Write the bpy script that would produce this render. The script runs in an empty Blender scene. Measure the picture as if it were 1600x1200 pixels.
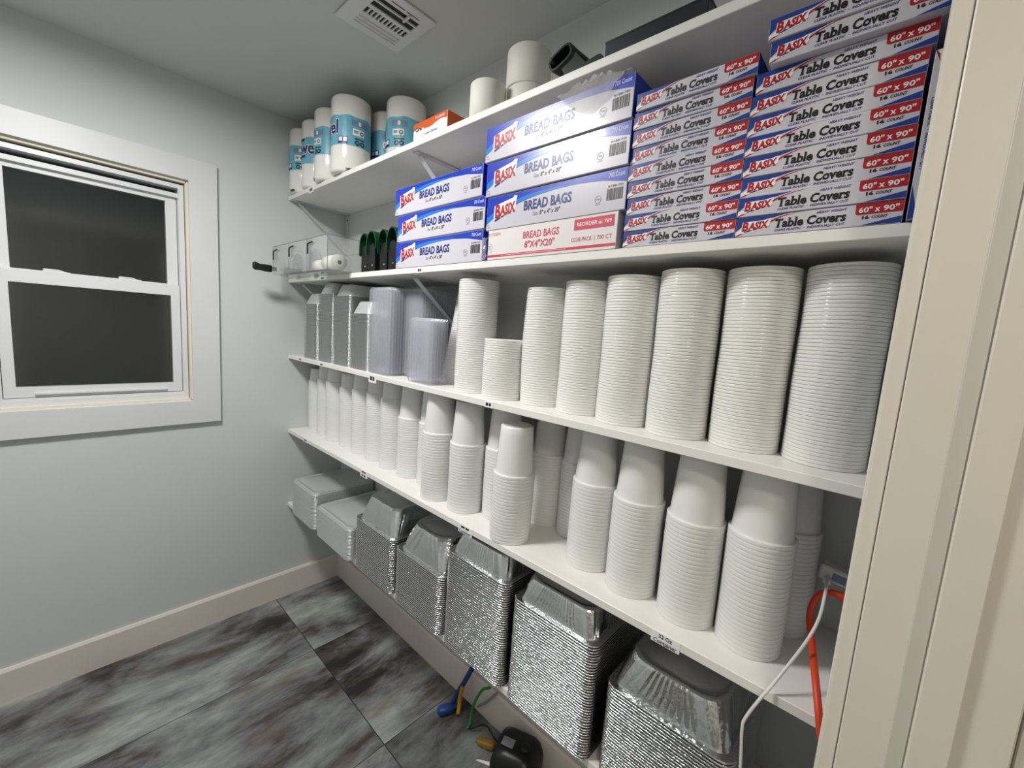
import bpy, math, random
from mathutils import Vector, Matrix

random.seed(7)
PI = math.pi
S = bpy.context.scene
COL = S.collection
RAD = math.radians

# ------------------------------------------------------------------ camera
cam_data = bpy.data.cameras.new('camera')
cam = bpy.data.objects.new('camera', cam_data)
COL.objects.link(cam)
cam.location = (2.2703, -1.0858, 1.5045)
cam.rotation_euler = (RAD(82.9169), RAD(-3.9683), RAD(42.5508))
cam_data.sensor_fit = 'HORIZONTAL'
cam_data.sensor_width = 36.0
cam_data.lens = 36.0 * 648.85 / 1600.0
cam_data.clip_start = 0.02
S.camera = cam

# ------------------------------------------------------------------ exposure, sky outside (night)
S.view_settings.view_transform = 'Standard'
S.view_settings.look = 'None'
S.view_settings.exposure = 0.0
S.view_settings.gamma = 1.0
S.view_settings.use_curve_mapping = False
W = bpy.data.worlds.new('night')
S.world = W
W.use_nodes = True
W.node_tree.nodes['Background'].inputs[0].default_value = (0.35, 0.42, 0.5, 1)
W.node_tree.nodes['Background'].inputs[1].default_value = 0.02

ROOM_LAMP = 116.0     # radiance of the flat round ceiling lamp in the pantry
HALL_LAMP = 55.0      # radiance of the dome lamp in the hall behind the doorway
LAMP_POS = (1.03, -1.13)
HALL_POS = (2.98, -1.75)

# ------------------------------------------------------------------ helpers: colour, materials
def lin(c):
    c /= 255.0
    return c / 12.92 if c <= 0.04045 else ((c + 0.055) / 1.055) ** 2.4
def rgb(r, g, b):
    return (lin(r), lin(g), lin(b), 1.0)

MATS = {}
def mat(name, col, rough=0.6, metal=0.0, bump=0.0, bscale=200.0, spec=0.5, var=0.0, vscale=8.0,
        coat=0.0, trans=0.0, alpha=1.0, stretch=None, own=False):
    m = bpy.data.materials.new(name)
    m.use_nodes = True
    nt = m.node_tree
    b = nt.nodes['Principled BSDF']
    b.inputs['Base Color'].default_value = col
    b.inputs['Roughness'].default_value = rough
    b.inputs['Metallic'].default_value = metal
    b.inputs['Specular IOR Level'].default_value = spec
    b.inputs['Coat Weight'].default_value = coat
    b.inputs['Coat Roughness'].default_value = 0.08
    b.inputs['Transmission Weight'].default_value = trans
    b.inputs['Alpha'].default_value = alpha
    if bump or var:
        tc = nt.nodes.new('ShaderNodeTexCoord')
        src = tc.outputs['Object']
        if stretch:
            mp = nt.nodes.new('ShaderNodeMapping')
            mp.inputs['Scale'].default_value = stretch
            nt.links.new(src, mp.inputs['Vector'])
            src = mp.outputs['Vector']
    if bump and own:      # every copy gets its own crinkles
        oi = nt.nodes.new('ShaderNodeObjectInfo')
        ad = nt.nodes.new('ShaderNodeVectorMath'); ad.operation = 'MULTIPLY_ADD'
        cb = nt.nodes.new('ShaderNodeCombineXYZ')
        for i_ in range(3): nt.links.new(oi.outputs['Random'], cb.inputs[i_])
        nt.links.new(cb.outputs[0], ad.inputs[0]); ad.inputs[1].default_value = (7.3, 11.9, 5.1)
        nt.links.new(src, ad.inputs[2]); src = ad.outputs[0]
    if bump:
        n = nt.nodes.new('ShaderNodeTexNoise')
        n.inputs['Scale'].default_value = bscale
        n.inputs['Detail'].default_value = 3.0
        nt.links.new(src, n.inputs['Vector'])
        bp = nt.nodes.new('ShaderNodeBump')
        bp.inputs['Strength'].default_value = bump
        bp.inputs['Distance'].default_value = 0.002
        nt.links.new(n.outputs['Fac'], bp.inputs['Height'])
        nt.links.new(bp.outputs['Normal'], b.inputs['Normal'])
    if var:
        n2 = nt.nodes.new('ShaderNodeTexNoise')
        n2.inputs['Scale'].default_value = vscale
        n2.inputs['Detail'].default_value = 4.0
        nt.links.new(src, n2.inputs['Vector'])
        r = nt.nodes.new('ShaderNodeValToRGB')
        r.color_ramp.elements[0].position = 0.3
        r.color_ramp.elements[1].position = 0.7
        r.color_ramp.elements[0].color = tuple(c * (1 - var) for c in col[:3]) + (1,)
        r.color_ramp.elements[1].color = tuple(min(1, c * (1 + var * .4)) for c in col[:3]) + (1,)
        nt.links.new(n2.outputs['Fac'], r.inputs['Fac'])
        nt.links.new(r.outputs['Color'], b.inputs['Base Color'])
    MATS[name] = m
    return m

def plastic(name, col, rough, transl, transp, spec=0.5):
    """milky plastic: diffuse + translucent + a little see-through, with a glossy coat"""
    m = mat(name, col, rough, spec=spec)
    nt = m.node_tree
    b = nt.nodes['Principled BSDF']
    out = nt.nodes['Material Output']
    t = nt.nodes.new('ShaderNodeBsdfTranslucent')
    t.inputs['Color'].default_value = col
    tr = nt.nodes.new('ShaderNodeBsdfTransparent')
    tr.inputs['Color'].default_value = (1, 1, 1, 1)
    m1 = nt.nodes.new('ShaderNodeMixShader')
    m1.inputs[0].default_value = transl
    m2 = nt.nodes.new('ShaderNodeMixShader')
    m2.inputs[0].default_value = transp
    nt.links.new(b.outputs[0], m1.inputs[1]); nt.links.new(t.outputs[0], m1.inputs[2])
    nt.links.new(m1.outputs[0], m2.inputs[1]); nt.links.new(tr.outputs[0], m2.inputs[2])
    nt.links.new(m2.outputs[0], out.inputs['Surface'])
    return m

def clear(name, tint, rough, amount, haze=(0.9, 0.9, 0.95, 1), haze_w=0.15):
    """thin clear plastic or glass sheet: see-through with fresnel gloss and some haze"""
    m = bpy.data.materials.new(name)
    m.use_nodes = True
    nt = m.node_tree
    nt.nodes.remove(nt.nodes['Principled BSDF'])
    out = nt.nodes['Material Output']
    tr = nt.nodes.new('ShaderNodeBsdfTransparent'); tr.inputs['Color'].default_value = tint
    gl = nt.nodes.new('ShaderNodeBsdfGlossy'); gl.inputs['Roughness'].default_value = rough
    df = nt.nodes.new('ShaderNodeBsdfDiffuse'); df.inputs['Color'].default_value = haze
    lw = nt.nodes.new('ShaderNodeLayerWeight'); lw.inputs['Blend'].default_value = 0.5
    pw = nt.nodes.new('ShaderNodeMath'); pw.operation = 'POWER'; pw.inputs[1].default_value = 4.0
    nt.links.new(lw.outputs['Facing'], pw.inputs[0])
    fr = nt.nodes.new('ShaderNodeMath'); fr.operation = 'MULTIPLY_ADD'; fr.inputs[1].default_value = 0.8; fr.inputs[2].default_value = amount*.1
    nt.links.new(pw.outputs[0], fr.inputs[0])
    mx = nt.nodes.new('ShaderNodeMixShader'); mx.inputs[0].default_value = haze_w
    nt.links.new(tr.outputs[0], mx.inputs[1]); nt.links.new(df.outputs[0], mx.inputs[2])
    m2 = nt.nodes.new('ShaderNodeMixShader')
    nt.links.new(fr.outputs[0], m2.inputs[0])
    nt.links.new(mx.outputs[0], m2.inputs[1]); nt.links.new(gl.outputs[0], m2.inputs[2])
    nt.links.new(m2.outputs[0], out.inputs['Surface'])
    MATS[name] = m
    return m

def emit(name, col, strength):
    m = bpy.data.materials.new(name)
    m.use_nodes = True
    nt = m.node_tree
    nt.nodes.remove(nt.nodes['Principled BSDF'])
    e = nt.nodes.new('ShaderNodeEmission')
    e.inputs[0].default_value = col
    e.inputs[1].default_value = strength
    nt.links.new(e.outputs[0], nt.nodes['Material Output'].inputs['Surface'])
    MATS[name] = m
    return m

# ------------------------------------------------------------------ helpers: meshes
class MB:
    """collects vertices and faces and links them as ONE mesh object"""
    def __init__(self):
        self.v = []; self.f = []; self.m = []; self.s = []
    def add(self, vs, fs, mi=0, smooth=False, M=None):
        o = len(self.v)
        for p in vs:
            p = Vector(p)
            self.v.append(tuple(M @ p) if M is not None else tuple(p))
        for f in fs:
            self.f.append([i + o for i in f]); self.m.append(mi); self.s.append(smooth)
        return self
    def box(self, a, b, mi=0, bev=0.0, M=None):
        x0, y0, z0 = a; x1, y1, z1 = b
        if bev <= 0:
            vs = [(x0,y0,z0),(x1,y0,z0),(x1,y1,z0),(x0,y1,z0),(x0,y0,z1),(x1,y0,z1),(x1,y1,z1),(x0,y1,z1)]
            fs = [(0,3,2,1),(4,5,6,7),(0,1,5,4),(1,2,6,5),(2,3,7,6),(3,0,4,7)]
            return self.add(vs, fs, mi, False, M)
        e = bev
        vs = []; idx = {}
        for ix, X in enumerate((x0, x1)):
            for iy, Y in enumerate((y0, y1)):
                for iz, Z in enumerate((z0, z1)):
                    sx = 1 if ix == 0 else -1; sy = 1 if iy == 0 else -1; sz = 1 if iz == 0 else -1
                    idx[(ix,iy,iz,'x')] = len(vs); vs.append((X, Y + sy*e, Z + sz*e))
                    idx[(ix,iy,iz,'y')] = len(vs); vs.append((X + sx*e, Y, Z + sz*e))
                    idx[(ix,iy,iz,'z')] = len(vs); vs.append((X + sx*e, Y + sy*e, Z))
        g = idx
        fs = []
        for i in (0, 1):
            q = [g[(i,0,0,'x')], g[(i,1,0,'x')], g[(i,1,1,'x')], g[(i,0,1,'x')]]
            fs.append(q if i else q[::-1])
            q = [g[(0,i,0,'y')], g[(1,i,0,'y')], g[(1,i,1,'y')], g[(0,i,1,'y')]]
            fs.append(q[::-1] if i else q)
            q = [g[(0,0,i,'z')], g[(1,0,i,'z')], g[(1,1,i,'z')], g[(0,1,i,'z')]]
            fs.append(q if i else q[::-1])
        for i in (0, 1):
            for j in (0, 1):
                q = [g[(0,i,j,'y')], g[(1,i,j,'y')], g[(1,i,j,'z')], g[(0,i,j,'z')]]
                fs.append(q if (i ^ j) == 0 and i == 0 or (i == 1 and j == 1 and False) else q[::-1] if (i ^ j) else q)
                q = [g[(i,0,j,'x')], g[(i,1,j,'x')], g[(i,1,j,'z')], g[(i,0,j,'z')]]
                fs.append(q)
                q = [g[(i,j,0,'x')], g[(i,j,1,'x')], g[(i,j,1,'y')], g[(i,j,0,'y')]]
                fs.append(q)
        for i in (0, 1):
            for j in (0, 1):
                for k in (0, 1):
                    fs.append([g[(i,j,k,'x')], g[(i,j,k,'y')], g[(i,j,k,'z')]])
        return self.add(vs, fs, mi, False, M)
    def lathe(self, prof, n=40, mi=0, cap0=False, cap1=False, c=(0,0), smooth=True, M=None):
        vs = []; fs = []
        for r, z in prof:
            for k in range(n):
                a = 2*PI*k/n
                vs.append((c[0] + r*math.cos(a), c[1] + r*math.sin(a), z))
        for i in range(len(prof)-1):
            for k in range(n):
                k2 = (k+1) % n
                fs.append((i*n+k, i*n+k2, (i+1)*n+k2, (i+1)*n+k))
        if cap0: fs.append(tuple(range(n))[::-1])
        if cap1: fs.append(tuple((len(prof)-1)*n + k for k in range(n)))
        return self.add(vs, fs, mi, smooth, M)
    def loft(self, loops, mi=0, cap0=False, cap1=False, smooth=True, M=None, closed=True):
        n = len(loops[0]); vs = []; fs = []
        for L in loops: vs += L
        for i in range(len(loops)-1):
            for k in range(n if closed else n-1):
                k2 = (k+1) % n
                fs.append((i*n+k, i*n+k2, (i+1)*n+k2, (i+1)*n+k))
        if cap0: fs.append(tuple(range(n))[::-1])
        if cap1: fs.append(tuple((len(loops)-1)*n + k for k in range(n)))
        return self.add(vs, fs, mi, smooth, M)
    def tube(self, pts, r, n=10, mi=0, res=8, caps=True):
        P = spline(pts, res)
        loops = []
        up = Vector((0, 0, 1))
        t0 = (P[1]-P[0]).normalized()
        a = t0.orthogonal().normalized()
        for i, p in enumerate(P):
            t = (P[min(i+1, len(P)-1)] - P[max(i-1, 0)]).normalized()
            a = (a - t*a.dot(t)).normalized()
            b = t.cross(a)
            rr = r[min(int(i*len(r)/len(P)), len(r)-1)] if isinstance(r, (list, tuple)) else r
            loops.append([tuple(p + a*rr*math.cos(2*PI*k/n) + b*rr*math.sin(2*PI*k/n)) for k in range(n)])
        return self.loft(loops, mi, caps, caps)
    def prism(self, poly, y0, y1, mi=0, axis='y', M=None, smooth=False):
        """extrudes a 2-D outline"""
        def P(u, v, w):
            return {'y': (u, w, v), 'x': (w, u, v), 'z': (u, v, w)}[axis]
        n = len(poly)
        vs = [P(u, v, y0) for u, v in poly] + [P(u, v, y1) for u, v in poly]
        fs = [tuple(range(n)), tuple(range(n, 2*n))[::-1]]
        fs += [(k, (k+1) % n, n + (k+1) % n, n + k)[::-1] for k in range(n)]
        return self.add(vs, fs, mi, smooth, M)
    def mesh(self, name, mats, recalc=True):
        me = bpy.data.meshes.new(name)
        me.from_pydata(self.v, [], self.f)
        for m in (mats if isinstance(mats, (list, tuple)) else [mats]):
            me.materials.append(MATS[m] if isinstance(m, str) else m)
        me.polygons.foreach_set('material_index', self.m)
        me.polygons.foreach_set('use_smooth', self.s)
        if recalc:
            import bmesh
            bm = bmesh.new(); bm.from_mesh(me)
            bmesh.ops.recalc_face_normals(bm, faces=bm.faces)
            bm.to_mesh(me); bm.free()
        me.update()
        return me
    def build(self, name, mats, parent=None, loc=None, rot=None, recalc=True):
        o = bpy.data.objects.new(name, self.mesh(name, mats, recalc))
        COL.objects.link(o)
        if parent: o.parent = parent
        if loc: o.location = loc
        if rot: o.rotation_euler = rot
        return o

def spline(pts, res=8):
    P = [Vector(p) for p in pts]
    if len(P) == 2:
        return P
    out = []
    Q = [P[0]*2 - P[1]] + P + [P[-1]*2 - P[-2]]
    for i in range(1, len(Q)-2):
        a, b, c, d = Q[i-1], Q[i], Q[i+1], Q[i+2]
        for k in range(res):
            t = k/res
            out.append(0.5*((2*b) + (c-a)*t + (2*a-5*b+4*c-d)*t*t + (3*b-a-3*c+d)*t**3))
    out.append(P[-1])
    return out

def tag(o, label=None, cat=None, group=None, kind=None):
    if label: o['label'] = label
    if cat: o['category'] = cat
    if group: o['group'] = group
    if kind: o['kind'] = kind
    return o
def empty(name, loc=(0, 0, 0), rot=(0, 0, 0)):
    o = bpy.data.objects.new(name, None)
    COL.objects.link(o)
    o.location = loc; o.rotation_euler = rot
    o.empty_display_size = 0.05
    return o
def struct(name, mb, mats, parent=None):
    o = mb.build(name, mats, parent)
    if not parent: o['kind'] = 'structure'
    return o
def copy_tree(o, parent=None):
    c = o.copy(); COL.objects.link(c)
    for k in ('label', 'category', 'group'):
        if parent is None and k in c: del c[k]
    c.parent = parent
    for ch in o.children: copy_tree(ch, c)
    return c
WORDS = ['', 'first', 'second', 'third', 'fourth', 'fifth', 'sixth', 'seventh', 'eighth', 'ninth', 'tenth']
def posn(i, n):
    return 'topmost' if i == n-1 else ('lowest' if i == 0 else ordn(i+1) + ' up')
def ordn(n):
    if n <= 10: return WORDS[n]
    if 11 <= n % 100 <= 13: return '%dth' % n
    return '%d%s' % (n, {1: 'st', 2: 'nd', 3: 'rd'}.get(n % 10, 'th'))

_TC = {}
def text_geo(s, bold=0.0):
    """outline of a line of lettering: verts (unit size), faces, bounds"""
    key = (s, bold)
    if key not in _TC:
        cu = bpy.data.curves.new('lettering', 'FONT')
        cu.body = s
        cu.size = 1.0
        cu.offset = bold
        cu.resolution_u = 2
        ob = bpy.data.objects.new('lettering', cu)
        me = bpy.data.meshes.new_from_object(ob)
        vs = [tuple(v.co) for v in me.vertices]
        fs = [tuple(p.vertices) for p in me.polygons]
        bpy.data.objects.remove(ob); bpy.data.curves.remove(cu); bpy.data.meshes.remove(me)
        xs = [v[0] for v in vs]; ys = [v[1] for v in vs]
        _TC[key] = (vs, fs, (min(xs), max(xs), min(ys), max(ys)))
    return _TC[key]

class Art:
    """flat print on the -y face of a carton: x across, z up, thin layers"""
    def __init__(self, y=0.0, dx=1.0, dz=1.0, fn=None, step=0.00012):
        self.mb = MB(); self.y = y; self.dx = dx; self.dz = dz; self.fn = fn; self.step = step
    def put(self, pts, faces, mi, layer):
        yy = self.y - self.step*(layer+1)
        if self.fn: vs = [self.fn(u*self.dx, v*self.dz, self.step*(layer+1)) for u, v in pts]
        else: vs = [(u*self.dx, yy, v*self.dz) for u, v in pts]
        self.mb.add(vs, faces, mi)
    def poly(self, pts, mi, layer=0):
        self.put(pts, [tuple(range(len(pts)))], mi, layer)
    def strip(self, top, bot, mi, layer=0):
        n = len(top)
        self.put(list(top)+list(bot), [(n+i, n+i+1, i+1, i) for i in range(n-1)], mi, layer)
    def rect(self, x0, z0, x1, z1, mi, layer=0, n=1):
        xs = [x0 + (x1-x0)*i/n for i in range(n+1)]
        self.strip([(x, z1) for x in xs], [(x, z0) for x in xs], mi, layer)
    def text(self, s, x0, x1, z0, z1, mi, layer=2, bold=0.0, shear=0.0, rise=0.0):
        vs, fs, (a, b, c, d) = text_geo(s, bold)
        a0, b0, c0, d0 = text_geo(s, 0.0)[2]
        w = (x1-x0)/(b0-a0); h = (z1-z0)/(d0-c0)
        pts = []
        for v in vs:
            X = (v[0]-a0)*w; Z = (v[1]-c0)*h
            pts.append((x0 + X + Z*shear, z0 + Z + X*rise))
        self.put(pts, fs, mi, layer)

def rrect(hx, hy, r, nc=6, ns=1, cx=0, cy=0):
    """rounded-rectangle loop; ns points subdivide every straight side"""
    P = []
    for (sx, sy, a0) in ((1, 1, 0), (-1, 1, 90), (-1, -1, 180), (1, -1, 270)):
        for k in range(nc+1):
            a = RAD(a0 + 90*k/nc)
            P.append((cx + sx*(hx-r) + r*math.cos(a), cy + sy*(hy-r) + r*math.sin(a)))
        if ns > 1:
            nx = {0: (-1, 1), 90: (-1, -1), 180: (1, -1), 270: (1, 1)}[a0]
            a = P[-1]
            na = RAD(a0+90)
            b = (cx + nx[0]*(hx-r) + r*math.cos(na), cy + nx[1]*(hy-r) + r*math.sin(na))
            for k in range(1, ns):
                P.append((a[0] + (b[0]-a[0])*k/ns, a[1] + (b[1]-a[1])*k/ns))
    return P

# ------------------------------------------------------------------ materials
mat('wall_paint', rgb(209, 212, 211), 0.75, bump=0.12, bscale=260, var=0.03, vscale=2.5)
mat('ceiling_paint', rgb(206, 210, 207), 0.85, bump=0.15, bscale=220)
mat('baseboard_paint', rgb(226, 217, 210), 0.42, bump=0.05, bscale=120)
mat('trim_paint', rgb(216, 217, 219), 0.42, bump=0.02, bscale=120, var=0.03, vscale=6)
mat('shade_band_grey', rgb(204, 199, 190), 0.45)  # darker jamb tone: shade beside the door stop put into the colour
mat('jamb_paint', rgb(225, 219, 208), 0.38, bump=0.06, bscale=60, var=0.03, vscale=5)
mat('caulk', rgb(220, 214, 198), 0.7)
mat('vinyl', rgb(220, 221, 223), 0.3)
mat('shelf_board', rgb(238, 236, 232), 0.4, var=0.03, vscale=5, stretch=(1, 6, 6))
mat('bracket_steel', rgb(205, 206, 212), 0.4, metal=0.0)
mat('dark', rgb(18, 18, 20), 0.5)
mat('black_plastic', rgb(16, 17, 18), 0.35)
mat('green_plastic', rgb(12, 64, 34), 0.3)
mat('deep_green', rgb(8, 30, 24), 0.22)
plastic('lid_plastic', rgb(249, 249, 246), 0.11, 0.14, 0.0)
plastic('tub_plastic', rgb(249, 249, 248), 0.2, 0.16, 0.03)
clear('clear_tray', (0.95, 0.95, 0.975, 1), 0.12, 0.6, rgb(222, 223, 233), 0.24)
clear('clear_box', (0.985, 0.99, 0.99, 1), 0.05, 0.25, rgb(225, 229, 232), 0.10)
clear('film', (0.98, 0.98, 0.98, 1), 0.07, 0.9, rgb(245, 245, 245), 0.26)
clear('glass', (0.9, 0.92, 0.92, 1), 0.10, 0.9, rgb(60, 62, 62), 0.04)
mat('foil', rgb(222, 224, 226), 0.12, metal=1.0, bump=0.45, bscale=90, own=True)
mat('foil_rim', rgb(222, 222, 225), 0.13, metal=1.0, bump=0.8, bscale=170, stretch=(1, 1, 2.2), own=True)
mat('foil_smooth', rgb(204, 210, 210), 0.36, metal=0.4, bump=0.2, bscale=160)
mat('paper_white', rgb(236, 233, 226), 0.85, bump=0.2, bscale=300)
mat('wrap_white', rgb(238, 236, 230), 0.22, bump=0.5, bscale=28, coat=0.3)
mat('carton_white', rgb(206, 204, 213), 0.30, coat=0.18)
mat('carton_side', rgb(20, 50, 130), 0.35)
mat('kraft_white', rgb(226, 222, 220), 0.5)
mat('ink_blue', rgb(20, 58, 190), 0.28, coat=0.3)
mat('ink_navy', rgb(22, 44, 122), 0.35)
mat('ink_sky', rgb(32, 124, 220), 0.28, coat=0.3)
mat('ink_red', rgb(178, 24, 34), 0.35)
mat('ink_crimson', rgb(206, 44, 82), 0.45)
mat('ink_black', rgb(20, 20, 22), 0.4)
mat('ink_grey', rgb(150, 152, 165), 0.4)
mat('ink_white', rgb(240, 240, 242), 0.35)
mat('ink_teal', rgb(112, 182, 202), 0.3, var=0.1, vscale=60)
mat('ink_indigo', rgb(36, 34, 104), 0.3)
mat('ink_orange', rgb(214, 92, 30), 0.4)
mat('ink_slate', rgb(120, 140, 170), 0.35)
mat('tape_roll', rgb(232, 230, 222), 0.6)
mat('cord_white', rgb(225, 223, 220), 0.4)
mat('cord_orange', rgb(214, 66, 26), 0.45)
mat('cord_blue', rgb(30, 64, 130), 0.5)
mat('cord_yellow', rgb(190, 140, 40), 0.5)
mat('cord_ochre', rgb(140, 108, 44), 0.5)
mat('cord_green', rgb(24, 140, 60), 0.4)
mat('box_silver', rgb(48, 50, 54), 0.3, metal=0.4)
mat('disc_grey', rgb(118, 120, 126), 0.4)
mat('clear_edge', rgb(120, 124, 130), 0.3)
mat('silver_edge', rgb(170, 170, 172), 0.3, metal=0.6)
mat('blade_steel', rgb(200, 200, 205), 0.25, metal=1.0)
emit('lamp_glow', (1.0, 0.985, 0.95, 1), ROOM_LAMP)
emit('hall_glow', (1.0, 0.89, 0.73, 1), HALL_LAMP)

def floor_material():
    m = bpy.data.materials.new('marbled_tile')
    m.use_nodes = True
    nt = m.node_tree; N = nt.nodes; L = nt.links
    b = N['Principled BSDF']
    b.inputs['Roughness'].default_value = 0.42
    tc = N.new('ShaderNodeTexCoord')
    sep = N.new('ShaderNodeSeparateXYZ'); L.new(tc.outputs['Object'], sep.inputs[0])
    def math_(op, a, bb=None):
        n = N.new('ShaderNodeMath'); n.operation = op
        for i, q in enumerate((a, bb)):
            if q is None: continue
            if isinstance(q, (int, float)): n.inputs[i].default_value = q
            else: L.new(q, n.inputs[i])
        return n.outputs[0]
    ty = math_('DIVIDE', math_('ADD', sep.outputs[1], 0.35), 1.22)
    iy = math_('FLOOR', ty)
    tx = math_('DIVIDE', math_('ADD', sep.outputs[0], 0.11), 0.61)
    ix = math_('FLOOR', tx)
    comb = N.new('ShaderNodeCombineXYZ'); L.new(ix, comb.inputs[0]); L.new(iy, comb.inputs[1])
    wn = N.new('ShaderNodeTexWhiteNoise'); wn.noise_dimensions = '2D'; L.new(comb.outputs[0], wn.inputs['Vector'])
    off = N.new('ShaderNodeVectorMath'); off.operation = 'SCALE'; L.new(wn.outputs['Color'], off.inputs[0]); off.inputs['Scale'].default_value = 9.0
    mp = N.new('ShaderNodeMapping'); L.new(tc.outputs['Object'], mp.inputs[0])
    mp.inputs['Scale'].default_value = (4.2, 1.6, 1.0); mp.inputs['Rotation'].default_value = (0, 0, RAD(-16))
    add = N.new('ShaderNodeVectorMath'); L.new(mp.outputs[0], add.inputs[0]); L.new(off.outputs[0], add.inputs[1])
    n1 = N.new('ShaderNodeTexNoise'); n1.inputs['Scale'].default_value = 1.0; n1.inputs['Detail'].default_value = 9.0
    n1.inputs['Roughness'].default_value = 0.68; n1.inputs['Distortion'].default_value = 0.25
    L.new(add.outputs[0], n1.inputs['Vector'])
    r = N.new('ShaderNodeValToRGB'); L.new(n1.outputs['Fac'], r.inputs[0])
    E = r.color_ramp.elements
    E[0].position = 0.36; E[0].color = rgb(40, 38, 40)
    E[1].position = 0.68; E[1].color = rgb(180, 184, 176)
    for p, c in ((0.42, rgb(78, 72, 68)), (0.47, rgb(106, 106, 110)), (0.55, rgb(136, 140, 138))):
        e = E.new(p); e.color = c
    n2 = N.new('ShaderNodeTexNoise'); n2.inputs['Scale'].default_value = 2.6; n2.inputs['Detail'].default_value = 8.0
    L.new(add.outputs[0], n2.inputs['Vector'])
    r2 = N.new('ShaderNodeValToRGB'); L.new(n2.outputs['Color'], r2.inputs[0])
    r2.color_ramp.elements[0].position = 0.52; r2.color_ramp.elements[0].color = (0, 0, 0, 1)
    r2.color_ramp.elements[1].position = 0.68; r2.color_ramp.elements[1].color = (1, 1, 1, 1)
    mx = N.new('ShaderNodeMixRGB'); mx.blend_type = 'MIX'
    mm = math_('MULTIPLY', r2.outputs[0], 0.6)
    L.new(mm, mx.inputs[0]); L.new(r.outputs[0], mx.inputs[1]); mx.inputs[2].default_value = rgb(104, 88, 68)
    # each tile a little lighter or darker
    tv = math_('ADD', math_('MULTIPLY', wn.outputs['Value'], 0.5), 0.72)
    mul = N.new('ShaderNodeMixRGB'); mul.blend_type = 'MULTIPLY'; mul.inputs[0].default_value = 1.0
    L.new(mx.outputs[0], mul.inputs[1])
    cc = N.new('ShaderNodeCombineColor')
    for i in range(3): L.new(tv, cc.inputs[i])
    L.new(cc.outputs[0], mul.inputs[2])
    # joints
    def joint(t, wdt):
        fr = math_('FRACT', t)
        d = math_('MINIMUM', fr, math_('SUBTRACT', 1.0, fr))
        return math_('LESS_THAN', d, wdt)
    j = math_('MAXIMUM', joint(tx, 0.0024), joint(ty, 0.0013))
    mj = N.new('ShaderNodeMixRGB'); L.new(j, mj.inputs[0]); L.new(mul.outputs[0], mj.inputs[1]); mj.inputs[2].default_value = rgb(40, 38, 36)
    L.new(mj.outputs[0], b.inputs['Base Color'])
    MATS['marbled_tile'] = m
floor_material()

# ================================================================== THE ROOM
H = 2.44
XR = 2.315           # right wall face
D = 0.289            # shelf depth
ZS = {'A': 2.0855, 'B': 1.692, 'C': 1.314, 'D': 0.9265, 'E': 0.5256}   # shelf tops
TH = 0.019
YF = -2.35           # front wall (behind the camera)

m_ = MB(); m_.box((-0.02, YF, -0.05), (4.2, 0.02, 0.0)); struct('floor', m_, 'marbled_tile')
m_ = MB(); m_.box((-0.1, YF - .1, H), (4.2, 0.1, H + .08)); struct('ceiling', m_, 'ceiling_paint')
m_ = MB(); m_.box((-0.1, 0.0, 0.0), (XR + .1, 0.1, H)); struct('wall_back', m_, 'wall_paint')
m_ = MB(); m_.box((-0.1, YF - .1, 0.0), (4.2, YF, H)); struct('wall_front', m_, 'wall_paint')
# window opening in the left wall
WY0, WY1, WZ0, WZ1 = -1.245, -0.690, 1.112, 2.030
m_ = MB()
m_.box((-0.12, WY1, 0), (0, 0.0, H)); m_.box((-0.12, YF, 0), (0, WY0, H))
m_.box((-0.12, WY0, 0), (0, WY1, WZ0)); m_.box((-0.12, WY0, WZ1), (0, WY1, H))
struct('wall_left', m_, 'wall_paint')
# right wall with the doorway the picture is taken through
DY0, DY1, DZ = -1.27, -0.424, 2.06
m_ = MB()
m_.box((XR, DY1 + .02, 0), (2.40, 0.0, H)); m_.box((XR, YF, 0), (2.40, DY0 - .02, H))
m_.box((XR, DY0 - .02, DZ + .02), (2.40, DY1 + .02, H))
struct('wall_right', m_, 'wall_paint')
m_ = MB(); m_.box((2.40, 0.0, 0), (4.2, 0.1, H)); m_.box((4.1, YF, 0), (4.2, 0.0, H)); struct('wall_hall', m_, 'wall_paint')

# baseboards
m_ = MB()
m_.prism([(0, 0), (-0.015, 0), (-0.015, 0.128), (-0.009, 0.1377), (0, 0.1377)], YF, -0.0, axis='y', M=Matrix.Scale(-1, 4, (1, 0, 0)))
struct('baseboard_left', m_, 'baseboard_paint')
m_ = MB()
m_.prism([(0, 0), (-0.015, 0), (-0.015, 0.128), (-0.009, 0.1377), (0, 0.1377)], 0.015, XR, axis='x')
struct('baseboard_back', m_, 'baseboard_paint')

# ---- window: trim boards, vinyl frame, two sashes, panes, locks
w = empty('window_1', (0, (WY0+WY1)/2, WZ0)); w['kind'] = 'structure'
def wpart(name, mb, mats): 
    o = mb.build(name, mats, w)
    o.matrix_parent_inverse = Matrix.Translation((0, -(WY0+WY1)/2, -WZ0))
    return o
TO = 0.020
oy0, oy1, oz0, oz1 = -1.35, -0.584, 1.006, 2.127
iy0, iy1, iz0, iz1 = -1.251, -0.684, 1.106, 2.038
for name, poly in (('window_trim_board', [(oy1, oz0), (oy1, oz1), (iy1, iz1), (iy1, iz0)]),
                   ('window_trim_board', [(oy0, oz1), (oy0, oz0), (iy0, iz0), (iy0, iz1)]),
                   ('window_trim_board', [(oy0, oz1), (iy0, iz1), (iy1, iz1), (oy1, oz1)]),
                   ('window_trim_board', [(oy0, oz0), (oy1, oz0), (iy1, iz0), (iy0, iz0)])):
    m_ = MB()
    cy = sum(p[0] for p in poly)/4; cz = sum(p[1] for p in poly)/4
    q = [(cy + (y-cy)*1.0, cz + (z-cz)*1.0) for y, z in poly]
    m_.prism(q, 0.0, TO, axis='x')
    wpart(name, m_, 'trim_paint')
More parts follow.
